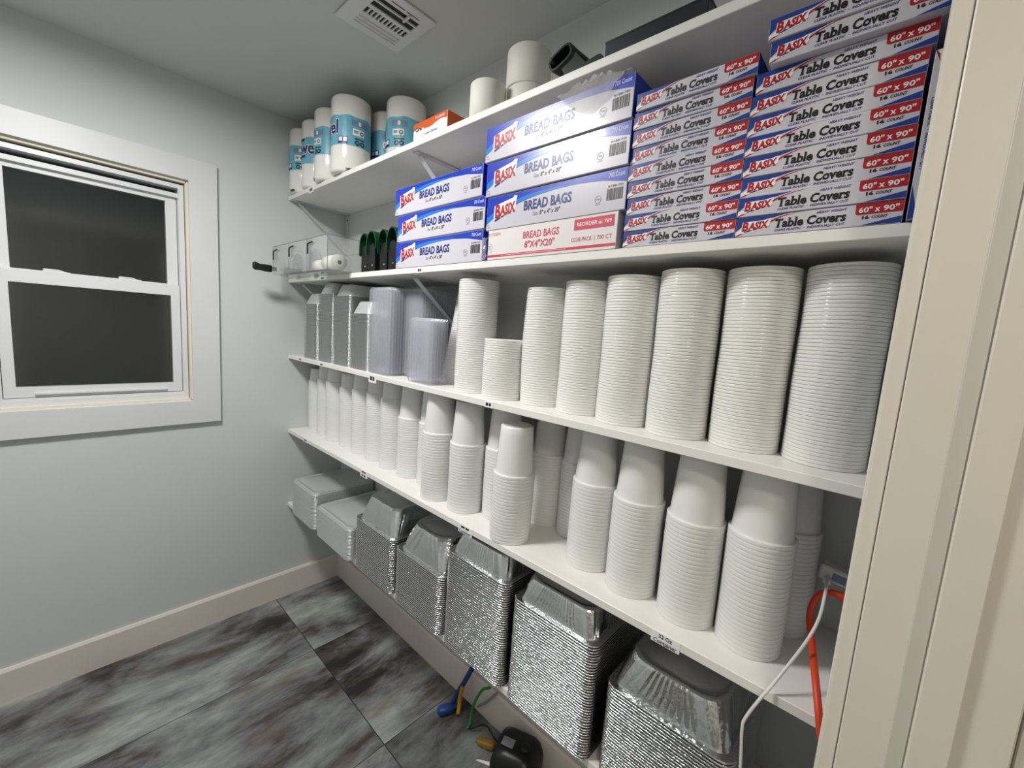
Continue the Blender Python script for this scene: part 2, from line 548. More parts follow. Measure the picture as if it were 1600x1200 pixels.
# yellowed liner between trim and vinyl frame
m_ = MB()
for a, b in (((WY1-.003, WZ0), (WY1+.012, WZ1+.01)), ((WY0-.012, WZ0), (WY0+.003, WZ1+.01))):
    m_.box((-0.10, a[0], a[1]), (0.004, b[0], b[1]))
m_.box((-0.10, WY0, WZ1-.004), (0.004, WY1, WZ1+.010)); m_.box((-0.10, WY0, WZ0-.010), (0.004, WY1, WZ0+.004))
wpart('jamb_liner', m_, 'caulk')
def ring(mb, y0, y1, z0, z1, wl, wr, wt, wb, x0, x1):
    mb.box((x0, y0, z0), (x1, y0+wl, z1)); mb.box((x0, y1-wr, z0), (x1, y1, z1))
    mb.box((x0, y0+wl, z1-wt), (x1, y1-wr, z1)); mb.box((x0, y0+wl, z0), (x1, y1-wr, z0+wb))
m_ = MB(); ring(m_, WY0+.006, WY1-.006, WZ0+.004, WZ1-.012, .018, .018, .016, .022, -0.085, -0.012)
wpart('window_frame', m_, 'vinyl')
m_ = MB(); m_.box((-0.084, WY0+.024, WZ1-.062), (-0.034, WY1-.024, WZ1-.045)); m_.box((-0.05, WY0+.024, WZ0+.026), (-0.016, WY1-.024, WZ0+.034))
wpart('frame_stop', m_, 'vinyl')
uz0, uz1 = 1.575, 1.985
m_ = MB(); ring(m_, WY0+.026, WY1-.026, uz0, uz1, .036, .036, .036, .034, -0.075, -0.050)
sash = wpart('upper_sash', m_, 'vinyl')
m_ = MB(); m_.box((-0.064, WY0+.062, uz0+.034), (-0.060, WY1-.062, uz1-.036)); 
o = m_.build('upper_pane', 'glass', sash)
lz0, lz1 = 1.148, 1.604
m_ = MB(); ring(m_, WY0+.026, WY1-.026, lz0, lz1, .030, .030, .044, .038, -0.047, -0.022)
lsash = wpart('lower_sash', m_, 'vinyl')
m_ = MB(); m_.box((-0.036, WY0+.056, lz0+.038), (-0.032, WY1-.056, lz1-.044)); m_.build('lower_pane', 'glass', lsash)
m_ = MB(); m_.box((-0.022, WY0+.10, lz0+.010), (-0.012, WY1-.08, lz0+.016)); m_.build('lift_rail', 'vinyl', lsash)
for yy in (-1.075, -0.875):
    m_ = MB()
    m_.box((-0.050, yy-.032, lz1), (-0.026, yy+.038, lz1+.006), bev=.001)
    m_.box((-0.048, yy-.030, lz1+.006), (-0.030, yy+.012, lz1+.013), bev=.002)
    m_.prism([(yy+.012, lz1+.006), (yy+.012, lz1+.012), (yy+.030, lz1+.006)], -0.046, -0.032, axis='x')
    m_.build('sash_lock', 'vinyl', lsash)

# ---- doorway: casing edge, jamb, stop
d = empty('door_1', (2.34, DY1, 0)); d['kind'] = 'structure'
def dpart(name, mb, mats):
    o = mb.build(name, mats, d); o.matrix_parent_inverse = Matrix.Translation((-2.34, -DY1, 0)); return o
def frame_side(sign, yj):
    s = sign   # +1: the side next to the shelves (faces -y); -1: the far side (faces +y)
    def Y(t): return yj + s*t
    m = MB()
    pr = [(2.2660, .070), (2.2660, .008), (2.2675, .0055), (2.2700, .005), (2.2835, .005), (2.2845, .007), (2.2845, .070)]
    m.prism([(x, Y(t)) for x, t in pr], 0, DZ+.03, axis='z'); dpart('door_casing', m, 'jamb_paint')
    m = MB(); m.prism([(x, Y(t)) for x, t in [(2.2850, .03), (2.2850, .001), (2.2865, 0), (2.4185, 0), (2.42, .001), (2.42, .03)]], 0, DZ, axis='z')
    dpart('door_jamb', m, 'jamb_paint')
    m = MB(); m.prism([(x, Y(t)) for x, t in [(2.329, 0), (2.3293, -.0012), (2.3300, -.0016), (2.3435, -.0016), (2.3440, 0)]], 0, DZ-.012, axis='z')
    dpart('shade_band', m, 'shade_band_grey')  # added flat strip, its grey paints the shaded bevel of the stop
    m = MB(); m.prism([(x, Y(t)) for x, t in [(2.345, 0), (2.345, -.0050), (2.3465, -.0062), (2.377, -.0062), (2.3785, -.0050), (2.3785, 0)]], 0, DZ-.012, axis='z')
    dpart('door_stop', m, 'jamb_paint')
    m = MB(); m.prism([(x, Y(t)) for x, t in [(2.4225, .070), (2.4225, .007), (2.4235, .005), (2.4385, .005), (2.44, .007), (2.44, .070)]], 0, DZ+.03, axis='z')
    dpart('door_casing', m, 'jamb_paint')
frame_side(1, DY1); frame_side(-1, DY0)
m_ = MB(); m_.box((2.285, DY0, DZ), (2.42, DY1, DZ+.02)); dpart('head_jamb', m_, 'jamb_paint')
m_ = MB(); m_.box((2.266, DY0-.065, DZ+.03), (2.2845, DY1+.065, DZ+.09)); dpart('door_casing', m_, 'jamb_paint')
m_ = MB(); m_.box((2.4225, DY0-.065, DZ+.03), (2.44, DY1+.065, DZ+.09)); dpart('door_casing', m_, 'jamb_paint')

# ---- lamps
def dome_lamp(name, x, y, r, glow, label):
    t = empty(name, (x, y, H))
    b = MB(); b.lathe([(r+.02, 0), (r+.02, -.018), (r+.008, -.028), (.0, -.028)], 40); b.build('lamp_base', 'vinyl', t)
    b = MB(); b.lathe([(r*math.cos(RAD(a)), -.028 - .125*math.sin(RAD(a))) for a in range(0, 90, 9)] + [(.004, -.153)], 32, cap1=True)
    b.build('lamp_dome', glow, t)
    return tag(t, label, 'ceiling lamp')
t = empty('ceiling_lamp', (LAMP_POS[0], LAMP_POS[1], H))
b = MB(); b.lathe([(.175, 0), (.175, -.016), (.168, -.020), (.160, -.020), (.160, -.012)], 48); b.build('lamp_base', 'vinyl', t)
b = MB(); b.lathe([(.160, -.0125), (.003, -.0125)], 48, cap1=True, smooth=False); b.build('lamp_diffuser', 'lamp_glow', t, recalc=False)
tag(t, 'flat round white ceiling lamp in the pantry, lighting the shelves', 'ceiling lamp')
dome_lamp('ceiling_lamp', HALL_POS[0], HALL_POS[1], .13, 'hall_glow', 'warm round dome lamp on the hall ceiling outside the doorway')

# ---- ceiling vent
v = empty('ceiling_vent', (0.985, -0.345, H))
tag(v, 'white metal ceiling vent with dark slots above the shelves', 'vent')
def vp(x, y): return (x-0.985, y+0.345)
b = MB()
# plate with openings built from strips
xa, xb, ya, yb = 0.868, 1.092, -0.462, -0.245
rows = [(0.954, 0.984), (0.998, 1.022), (1.028, 1.048)]
y0s, y1s = -0.417, -0.276
def pl(x0, y0, x1, y1, z0=-.006, z1=-.0015):
    a = vp(x0, y0); c = vp(x1, y1); b.box((a[0], a[1], z0), (c[0], c[1], z1))
pl(xa, ya, xb, y0s); pl(xa, y1s, xb, yb)
xs = [xa] + [q for r_ in rows for q in r_] + [xb]
for i in range(0, len(xs), 2): pl(xs[i], y0s, xs[i+1], y1s)
for k in range(1, 11):
    yy = y0s + (y1s-y0s)*k/11
    pl(0.954, yy-.0022, 0.984, yy+.0022)
b.build('face_plate', 'vinyl', v)
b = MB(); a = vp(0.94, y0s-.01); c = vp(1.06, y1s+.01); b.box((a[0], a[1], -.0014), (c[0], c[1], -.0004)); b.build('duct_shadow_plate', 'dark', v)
for x in (0.898, 0.913, 0.930):
    b = MB(); a = vp(x-.0035, y0s); c = vp(x+.0035, y1s)
    b.prism([(a[0], -.006), (c[0], -.006), (c[0], -.0095)], a[1], c[1], axis='y'); b.build('louver', 'vinyl', v)
b = MB(); a = vp(1.037, -.318); b.box((a[0]-.016, a[1]-.003, -.012), (a[0]+.020, a[1]+.003, -.006)); b.build('lever', 'vinyl', v)
b = MB()
for yy in (-.36, -.31): a = vp(1.062, yy); b.box((a[0]-.0015, a[1]-.022, -.0066), (a[0]+.0015, a[1]+.022, -.0058))
b.build('slit', 'dark', v)

# ================================================================== SHELVES
names = {'A': 'top', 'B': 'second', 'C': 'third', 'D': 'fourth', 'E': 'bottom'}
extra = {'A': 'top white wall shelf, nearest the ceiling, holding paper towel rolls',
         'B': 'second white wall shelf from the top, holding the printed cartons',
         'C': 'middle white wall shelf holding lid stacks and foil pans',
         'D': 'fourth white wall shelf from the top, holding tall plastic tubs',
         'E': 'lowest white wall shelf holding the deep foil pan stacks'}
SH = {}
for k in 'ABCDE':
    z = ZS[k]
    s = empty('shelf', (1.15, -D/2, z - TH))
    tag(s, extra[k], 'shelf', 'white shelves on the back wall')
    b = MB(); b.box((-1.147, -D/2, 0), (1.163, D/2 - .001, TH), bev=.0012); b.build('shelf_board', 'shelf_board', s)
    b = MB(); b.box((1.146, -D/2+.02, -.028), (1.163, D/2-.002, 0)); b.build('cleat', 'trim_paint', s)
    SH[k] = s
def shelf_tag(k, x, lines, hang=0.0, wdt=0.05):
    """small sticker on the shelf's front edge"""
    s = SH[k]
    b = MB(); z0 = -hang
    b.box((x-1.15-wdt/2, -D/2-.0008, z0), (x-1.15+wdt/2, -D/2-.0001, TH-.002), 0)
    a = Art(-D/2-.0008)
    n = len(lines); hh = (TH-.002-z0)
    for i, t in enumerate(lines):
        c = z0 + hh*(n-i-.5)/n; q = hh/n*.36
        if t:
            hw = wdt*.046*len(t)
            a.text(t, x-1.15-hw, x-1.15+hw, c-q, c+q, 1, bold=.02)
        else:
            a.rect(x-1.15-wdt*.3, c-q*.7, x-1.15-wdt*.02, c+q*.7, 1); a.rect(x-1.15+wdt*.04, c-q*.7, x-1.15+wdt*.28, c+q*.7, 1)
    b.v, nn = b.v, len(b.v)
    for p in a.mb.v: b.v.append(p)
    for f, mi in zip(a.mb.f, a.mb.m): b.f.append([i+nn for i in f]); b.m.append(mi); b.s.append(False)
    b.build('shelf_label', ['ink_white', 'ink_black'], s, recalc=False)
shelf_tag('D', 2.012, ['32 Oz', 'Container'], .006, .058)
shelf_tag('D', 1.405, ['', 'Container'], .008, .060)
shelf_tag('D', 0.800, ['', ''], .010, .055)
shelf_tag('D', 0.230, [''], .0, .05)
shelf_tag('C', 0.845, [''], .014, .055); shelf_tag('C', 0.40, [''], 0, .04); shelf_tag('C', 0.16, [''], 0, .04); shelf_tag('C', 1.470, [''], 0, .035)
shelf_tag('B', 0.40, [''], 0, .04); shelf_tag('B', 1.12, [''], 0, .03); shelf_tag('A', 0.27, [''], .008, .05)

def bracket(x, z, label, up=0.20, out=0.27):
    t = empty('shelf_bracket', (x, 0, z-.0005))
    tag(t, label, 'bracket', 'steel shelf brackets')
    b = MB(); b.box((-.012, -.004, -up-.03), (.012, -.0005, 0))
    b.build('wall_leg', 'bracket_steel', t)
    b = MB(); b.box((-.012, -out, -.004), (.012, -.0005, 0)); b.build('shelf_leg', 'bracket_steel', t)
    b = MB()
    L = math.hypot(out-.03, up-.0)
    ang = math.atan2(up, out-.03)
    M = Matrix.Translation((0, -out+.02, -.0065)) @ Matrix.Rotation(-ang, 4, 'X')
    b.box((-.011, 0, -.0035), (.011, L, 0), M=M); b.build('strut', 'bracket_steel', t)
    for zz in (-.03, -.12, -up-.015):
        b = MB(); b.lathe([(.004, 0), (.003, .002), (0.0005, .0025)], 10, M=Matrix.Translation((0, -.004, zz)) @ Matrix.Rotation(PI/2, 4, 'X'))
        b.build('screw', 'dark', t)
bracket(0.03, ZS['A']-TH, 'grey steel bracket under the left end of the top shelf')
bracket(1.04, ZS['A']-TH, 'grey steel bracket under the top shelf, above the small cartons')
bracket(0.09, ZS['B']-TH, 'grey steel bracket under the left end of the second shelf')
bracket(1.04, ZS['B']-TH, 'grey steel bracket under the second shelf, beside the clear trays')

# ================================================================== CARTONS ON THE SECOND SHELF
# ---- table cover cartons (front .212 x .0313)
TW, THH, TDEP = .2115, .0315, .27
def table_cover_box():
    b = MB(); b.box((0, 0, 0), (TW, TDEP, THH), 0, bev=.0008)
    o = b.build('table_cover_box', ['carton_white', 'carton_side'])
    for p in o.data.polygons:
        if abs(p.normal.x) > .9: p.material_index = 1
    a = Art(0.0)
    mm = .001
    a.dx = a.dz = mm
    W_, h_ = 211.5, 31.5
    # colours: 0 white 1 blue 2 red 3 black 4 navy 5 grey
    a.strip([(0.5, 31), (14, 31), (40, 31), (66, 31), (92, 31)], [(0.5, 9), (8, 15), (34, 23), (64, 28.2), (92, 30.7)], 1, 0)
    a.poly([(0.5, .5), (2, .5), (14, 5.2), (26, 8.0), (17, 7.6), (7, 5.0), (.5, 1.5)], 2, 1)
    a.poly([(0.5, 1.8), (7, 5.3), (11, 6.5), (11, 13), (.5, 7.5)], 0, 1)
    a.strip([(50, 21.5), (58, 25), (68, 28), (84, 31)], [(50, 18.5), (58, 22.2), (68, 26.6), (86, 30.8)], 2, 2)
    a.strip([(58, 27), (72, 30), (84, 31.2)], [(58, 26), (72, 29.2), (88, 31)], 0, 1)
    # logo with white surround
    a.poly([(8, 5.0), (24, 6.4), (49, 11.5), (52, 25.5), (45, 25.5), (42, 24), (22, 23.6), (10, 23.4)], 0, 2)
    a.text('B', 10.5, 18.5, 9.2, 22.8, 2, 4, bold=.045, shear=.10)
    a.text('ASIX', 20.0, 46.5, 9.8, 20.8, 2, 4, bold=.05, shear=.10, rise=.08)
    a.poly([(13.5, 6.3), (25, 8.5), (25, 10), (13.5, 7.9)], 1, 4); a.poly([(27, 9), (33, 10.3), (33, 11.3), (27, 10)], 1, 4); a.poly([(35, 10.7), (38, 11.3), (38, 12), (35, 11.4)], 1, 4)
    a.poly([(18, 6.7), (50, 13.4), (50, 13.9), (18, 7.3)], 3, 4)
    # title: slab-serif capitals and letters
    slab(a, 'Table', 57.5, 95.5, 10.0, 22.4, 3)
    slab(a, 'Covers', 101, 148, 10.0, 22.4, 3)
    a.text('HEAVY WEIGHT', 112, 148, 24.6, 28.0, 4, 3, bold=.02, shear=.25)
    a.text('CLEAR PLASTIC', 58, 94, 4.0, 7.4, 4, 3, bold=.02, shear=.2)
    a.rect(97.5, 5.5, 98.8, 6.2, 4, 3)
    a.text('INDIVIDUALLY CUT', 102, 148, 4.0, 7.4, 4, 3, bold=.02, shear=.2)
    a.poly([(159, 31), (159, 19), (160, 16.8), (162.5, 15.6), (211, 15.6), (211, 31)], 2, 1)
    a.text('60"', 163, 177.5, 18.6, 25.8, 0, 3, bold=.028)
    a.text('x', 181, 186, 18.6, 23.6, 0, 3, bold=.028)
    a.text('90"', 190, 206, 18.6, 25.8, 0, 3, bold=.028)
    a.text('16', 168, 175, 9.4, 13.8, 3, 3, bold=.045)
    a.text('COUNT', 178, 195, 9.4, 13.4, 3, 3, bold=.025, shear=.15)
    a.poly([(166, .5), (211, .5), (211, 9.5), (190, 5.6)], 1, 1)
    p = a.mb.build('printed_front', ['ink_white', 'ink_blue2', 'ink_red', 'ink_black', 'ink_navy', 'ink_grey'], o, recalc=False)
    return o
mat('ink_blue2', rgb(24, 58, 142), 0.35, coat=0.2)

def slab(a, word, x0, x1, z0, z1, mi):
    """bold letters with slab serifs added at the feet and heads of the stems"""
    vs, fs, (l, r, lo, hi) = text_geo(word, 0.0)
    sx = (x1-x0)/(r-l); 
    capH = text_geo('T', 0.0)[2]; sz = (z1-z0)/(capH[3]-capH[2]); base = capH[2]
    vb, fb, _ = text_geo(word, 0.036)
    a.put([(x0 + (v[0]-l)*sx + (v[1]-base)*sz*.08, z0 + (v[1]-base)*sz) for v in vb], fb, mi, 3)
    # pen positions of the letters
    pos = 0.0; h = (z1-z0)*.085
    for i, ch in enumerate(word):
        full = text_geo(word[:i+1])[2]
        g = text_geo(ch)[2]
        right = x0 + (full[1]-l)*sx; left = right - (g[1]-g[0])*sx
        wd = right-left
        def bar(c, z, w2): a.rect(c-w2 + (z-z0)*.08, z, c+w2 + (z-z0)*.08, z+h, mi, 4)
        xh = text_geo('x')[2]; xz = z0 + (xh[3]-base)*sz
        if ch == 'T':
            bar((left+right)/2, z0, wd*.30)
            a.rect(left+.8, z1-h*2.4, left+.8+h*1.1, z1-h*.4, mi, 4); a.rect(right-h*.2, z1-h*2.4, right+h*.9, z1-h*.4, mi, 4)
        elif ch == 'l': bar((left+right)/2, z0, wd*1.5); bar((left+right)/2-wd*.5, z1+(z1-z0)*.02, wd*.9)
        elif ch == 'b': bar(left-.2, z1+(z1-z0)*.02, wd*.24)
        elif ch == 'r': bar(left+wd*.22, z0, wd*.52); bar(left, xz-h, wd*.3)
        elif ch == 'v': bar(left+wd*.12, xz-h, wd*.3); bar(right-wd*.12, xz-h, wd*.3)
        elif ch == 'a': bar(right, z0, wd*.16)
        elif ch == 's': a.rect(right-wd*.22, xz-h*2.2, right-wd*.05, xz-h*.2, mi, 4)
        elif ch == 'C': a.rect(right-wd*.18, z1-h*3.0, right-wd*.02, z1-h*.2, mi, 4)

zrow = [0, .0318, .0640, .0958, .1277, .1597, .1917, .2237, .2560, .2885, .3205]
proto = table_cover_box()
left_x = [1.830, 1.8305, 1.831, 1.830, 1.8295, 1.829, 1.8305, 1.831, 1.836]
left_y = [-.288, -.290, -.287, -.289, -.291, -.288, -.290, -.293, -.298]
right_x = [2.0430, 2.0433, 2.0430, 2.0428, 2.0422, 2.0415, 2.0420, 2.0470, 2.0655, 2.0610]
right_y = [-.289, -.291, -.288, -.290, -.292, -.289, -.290, -.293, -.309, -.313]
first = True
for nm, xs_, ys_, dx in (('left', left_x, left_y, 0), ('right', right_x, right_y, 0)):
    n = len(xs_)
    for i in range(n):
        o = proto if first else copy_tree(proto)
        first = False
        o.location = (xs_[i], ys_[i], ZS['B'] + .0006 + .0321*i)
        o.rotation_euler = (0, 0, RAD(random.uniform(-.35, .35)))
        where = 'stack beside the bread bags' if nm == 'left' else 'taller stack by the doorway'
        pos_ = posn(i, n)
        tag(o, 'printed table cover carton, %s in the %s' % (pos_, where), 'carton', 'table cover cartons')
# one more carton standing on end against the right wall
o = copy_tree(proto)
o.rotation_euler = (0, RAD(90), 0)
o.location = (2.2585, -.300, ZS['B'] + .001 + TW)
tag(o, 'table cover carton standing on end between the tall stack and the wall', 'carton', 'table cover cartons')

# ---- bread bag cartons
def bread_box(wd, ht, dep=.15):
    b = MB(); b.box((0, 0, 0), (wd, dep, ht), 0, bev=.001)
    o = b.build('bread_bag_box', ['carton_white', 'ink_blue'])
    for p in o.data.polygons:
        if abs(p.normal.x) > .9: p.material_index = 1
    a = Art(0.0, wd, ht)
    def arch(t):   # lower edge of the blue field
        pts = [(0, .20), (.06, .35), (.12, .46), (.2, .58), (.3, .70), (.42, .79), (.55, .845), (.7, .85), (.85, .80), (1, .67)]
        for (x0_, y0_), (x1_, y1_) in zip(pts, pts[1:]):
            if t <= x1_: 
                u = (t-x0_)/(x1_-x0_); return y0_ + (y1_-y0_)*u
        return pts[-1][1]
    X = [.003 + .994*i/28 for i in range(29)]
    a.strip([(x, .99) for x in X], [(x, arch(x)) for x in X], 1, 0)
    a.strip([(x, arch(x) + .16*max(0, 1-x*1.6)**.7*(1) + .02) for x in X if x < .72], [(x, arch(x)) for x in X if x < .72], 2, 1)
    a.strip([(x, arch(x)) for x in X], [(x, arch(x)-.012) for x in X], 4, 1)
    # logo
    a.poly([(.066, .27), (.074, .28), (.250, .52), (.262, .90), (.242, .92), (.225, .86), (.09, .74), (.070, .72)], 0, 2)
    a.text('B', .082, .122, .36, .73, 3, 4, bold=.045, shear=.0)
    a.text('ASIX', .126, .246, .39, .68, 3, 4, bold=.05, rise=.50)
    a.poly([(.078, .24), (.124, .31), (.124, .375), (.078, .305)], 4, 4); a.poly([(.132, .325), (.156, .365), (.156, .41), (.132, .37)], 4, 4); a.poly([(.164, .375), (.180, .40), (.180, .43), (.164, .405)], 5, 4)
    a.text('BREAD BAGS', .325, .668, .42, .68, 4, 3, bold=.032)
    a.text('Size:', .398, .440, .23, .345, 5, 3, bold=.01)
    a.text('8" x 4" x 20"', .450, .595, .23, .345, 6, 3, bold=.02)
    a.text('700 Count', .895, .985, .82, .93, 0, 3)
    a.text('BXBB-700', .895, .980, .585, .635, 6, 3)
    xx = .890
    rnd = random.Random(3)
    while xx < .980:
        w_ = rnd.choice([.0022, .0040, .0062]); a.rect(xx, .27, xx+w_, .55, 6, 3); xx += w_ + rnd.choice([.0024, .004])
    ringp = [(.840 + .020*math.cos(t)*1.0, .34 + .095*math.sin(t)) for t in [2*PI*k/24 for k in range(25)]]
    ringq = [(.840 + .0165*math.cos(t)*1.0, .34 + .078*math.sin(t)) for t in [2*PI*k/24 for k in range(25)]]
    a.strip(ringp, ringq, 5, 3); a.rect(.831, .325, .849, .36, 5, 3); a.rect(.825, .21, .855, .225, 5, 3)
    for (cx, cy, q) in ((.022, .16, .012), (.030, .085, .014)):
        a.rect(cx-q, cy-.012, cx+q*.8, cy+.012, 5, 3)
    a.mb.build('printed_front', ['ink_white', 'ink_blue', 'ink_sky', 'ink_red', 'ink_navy', 'ink_grey', 'ink_black'], o, recalc=False)
    return o
bb = bread_box(.428, .0835)
zb = ZS['B']
for i, (x, y, z) in enumerate(((.980, -.290, zb+.0005), (.982, -.289, zb+.0855+.002), (.966, -.290, zb+.0855*2+.012))):
    o = bb if i == 0 else copy_tree(bb)
    o.location = (x, y, z - (0.008 if i == 2 else 0)); 
    tag(o, 'blue and white bread bag carton, %s of the left-hand stack of three' % ['lowest', 'middle one', 'topmost'][i], 'carton', 'bread bag cartons')
for i, (x, y, z, rz) in enumerate(((1.420, -.291, zb+.0775, .0), (1.415, -.294, zb+.0775+.0865, -.2), (1.409, -.298, zb+.0775+.0865*2, -.2))):
    o = copy_tree(bb); o.location = (x, y, z); o.rotation_euler = (0, 0, RAD(rz)); o.scale = ((.9540, .9655, .9800)[i], 1, 1)
    tag(o, ['blue and white bread bag carton resting on the red printed one', 'blue and white bread bag carton in the middle of the right-hand stack',
            'blue and white bread bag carton under the crumpled plastic bag'][i], 'carton', 'bread bag cartons')
# white and crimson carton at the bottom of the right-hand stack
b = MB(); b.box((0, 0, 0), (.385, .26, .0765), bev=.001)
o = b.build('bread_bag_box', 'kraft_white', loc=(1.430, -.290, zb + .0003))
tag(o, 'white carton with crimson lettering under the blue bread bag cartons', 'carton')
a = Art(0.0, .385, .0765)
a.text('BREAD BAGS', .325, .610, .59, .80, 0, 2, bold=.02)
a.text('8"X4"X20"', .342, .580, .29, .50, 0, 2, bold=.02)
a.text('KITCHEN', -.045+.05, .115, .80, .90, 0, 2, bold=-.004)
a.rect(.718, .62, .980, .93, 0, 1); a.text('REORDER #: 769', .738, .962, .715, .83, 1, 3, bold=.012)
a.text('CLUB PACK', .705, .845, .30, .415, 0, 2, bold=.006); a.rect(.860, .28, .8625, .43, 0, 2); a.text('700 CT', .878, .972, .30, .415, 0, 2, bold=.006)
a.rect(.004, .085, .996, .165, 0, 1); a.rect(.13, .120, .67, .132, 1, 2)
c1 = [(.018 + .032*math.cos(t), .40 + .165*math.sin(t)) for t in [2*PI*k/28 for k in range(29)]]
c2 = [(.018 + .030*math.cos(t), .40 + .153*math.sin(t)) for t in [2*PI*k/28 for k in range(29)]]
a.strip([(max(.003, x), z) for x, z in c1], [(max(.003, x), z) for x, z in c2], 2, 1)
for zz in (.46, .40, .34): a.rect(.006, zz, .036, zz+.018, 2, 2)
a.mb.build('printed_front', ['ink_crimson', 'ink_white', 'ink_grey'], o, recalc=False)

# ================================================================== LIDS ON THE MIDDLE SHELF
def lid_mesh():
    b = MB(); r = .0575
    d_ = .0038      # radius of this lid size over the base profile
    b.lathe([(.002, .0034), (.046+d_, .0034), (.0475+d_, .0006), (.0560+d_, .0001), (.0573+d_, .0003), (.0576+d_, .0010), (.0577+d_, .0024), (.0577+d_, .0042), (.0576+d_, .0056), (.0573+d_, .0062), (.0560+d_, .0064), (.0548+d_, .0062), (.0520+d_, .0046)], 48)
    return b.mesh('container_lid', 'lid_plastic')
LID = lid_mesh()
LP = .0065
zc = ZS['C'] + .0002
lid_stacks = [  # x, y, count, words
    (2.201, -.173, 52, 'rightmost lid stack by the doorway'),
    (2.073, -.177, 52, 'second lid stack from the doorway'),
    (1.946, -.194, 52, 'third lid stack from the doorway'),
    (1.818, -.190, 51, 'fourth lid stack from the doorway'),
    (1.692, -.178, 50, 'fifth lid stack from the doorway'),
    (1.566, -.176, 48, 'sixth lid stack from the doorway')]
count = 0
def simple(me, name, loc, label, cat, group, rot=None):
    o = bpy.data.objects.new(name, me); COL.objects.link(o); o.location = loc
    if rot: o.rotation_euler = rot
    tag(o, label, cat, group); return o
rest = MB()
lidgeo = ([tuple(v.co) for v in LID.vertices], [tuple(p.vertices) for p in LID.polygons])
def wob(i, ph): return (.0005*math.sin(i*.2+ph) + random.uniform(-.0001, .0001), .0005*math.cos(i*.2+ph) + random.uniform(-.0001, .0001))
for si, (x, y, n, wds) in enumerate(lid_stacks):
    for i in range(n - 1, -1, -1):
        dx, dy = wob(i, si)
        if si == 5: dx -= .006*math.sin(i/n*PI)
        loc = (x+dx, y+dy, zc + i*LP)
        if count < 300:
            pos_ = posn(i, n)
            simple(LID, 'container_lid', loc, 'white round lid, %s in the %s' % (pos_, wds), 'lid', 'stacked container lids')
            count += 1
        else:
            rest.add(lidgeo[0], lidgeo[1], 0, True, Matrix.Translation(loc))
for (x, y, n, lean) in ((1.443, -.208, 26, 0), (1.314, -.205, 52, 0), (1.136, -.118, 50, .075)):
    for i in range(n):
        dx, dy = wob(i, x)
        dx += lean*i/n
        rest.add(lidgeo[0], lidgeo[1], 0, True, Matrix.Translation((x+dx, y+dy, zc + i*LP)))
o = rest.build('container_lid', 'lid_plastic', recalc=False)
tag(o, 'translucent white round lids in the short, tall and leaning stacks beside the clear trays', 'lid', 'stacked container lids', 'stuff')

# ================================================================== TUBS ON THE FOURTH SHELF (upside down, nested)
def tub_mesh(h, r0, r1):
    """upside-down tub: rim at z=0, closed base at z=h"""
    b = MB()
    prof = [(r0-.0040, .0030), (r0-.0003, .0001), (r0+.0000, .0003), (r0+.0002, .0014), (r0+.0003, .0045), (r0+.0002, .0076), (r0+.0000, .0087), (r0-.0003, .00895), (r0-.0046, .0090), (r0-.0050, .0110), (r0-.0052, .0135)]
    for k in range(1, 7):
        t = k/6; prof.append((r0-.0052 + (r1-r0+.0052)*t, .0135 + (h-.0135-.004)*t))
    prof += [(r1-.0015, h-.0012), (r1-.005, h), (r1-.008, h-.0004), (.002, h-.0012)]
    b.lathe(prof, 48)
    return b.mesh('deli_tub', 'tub_plastic')
BIG = tub_mesh(.142, .0583, .0452)
SMALL = tub_mesh(.072, .0573, .0478)
zd = ZS['D'] + .0002
big_stacks = [
    (2.130, -.178, 25, 'front stack by the cords'), (2.010, -.186, 24, 'second front stack from the cords'), (1.880, -.184, 24, 'third front stack from the cords'),
    (1.754, -.168, 24, 'fourth front stack from the cords'), (1.531, -.232, 21, 'shorter stack at the shelf edge'),
    (1.303, -.203, 24, 'stack just left of the shelf-edge stack'), (1.172, -.216, 25, 'second stack left of the shelf-edge stack'),
    (2.158, -.0585, 24, 'corner stack behind the cords'), (1.412, -.150, 24, 'half-hidden stack behind the shelf-edge stack'),
    (1.055, -.150, 25, 'second smooth stack from the left'), (0.938, -.163, 25, 'leftmost smooth stack'),
    (1.527, -.060, 24, 'wall-side stack right of the shelf-edge stack'), (1.641, -.060, 24, 'half-hidden wall-side stack')]
PB = .0092
rest = MB(); count = 0
geo = ([tuple(v.co) for v in BIG.vertices], [tuple(p.vertices) for p in BIG.polygons])
for si, (x, y, n, wds) in enumerate(big_stacks):
    for i in range(n-1, -1, -1):
        dx, dy = wob(i, si)
        loc = (x+dx, y+dy, zd + i*PB)
        if count < 300:
            pos_ = posn(i, n)
            simple(BIG, 'deli_tub', loc, 'tall milky tub, %s in the %s' % (pos_, wds), 'tub', 'tall nested tubs')
            count += 1
        else: rest.add(geo[0], geo[1], 0, True, Matrix.Translation(loc))
o = rest.build('deli_tub', 'tub_plastic', recalc=False)
tag(o, 'lower tall milky tubs of the half hidden back stack against the wall', 'tub', 'tall nested tubs', 'stuff')
PS = .0092
small = [(.066, -.150), (.192, -.158), (.313, -.168), (.435, -.158), (.563, -.163), (.686, -.160), (.813, -.167)]
for si, (x, y) in enumerate(small):
    n = [28, 31, 31, 30, 31, 31, 31][si]
    for i in range(n):
        dx, dy = wob(i, si*2)
        pos_ = posn(i, n)
        simple(SMALL, 'soup_cup', (x+dx, y+dy, zd + i*PS), 'short milky tub, %s in the %s stack from the left wall' % (pos_, ordn(si+1)), 'cup', 'short nested tubs')

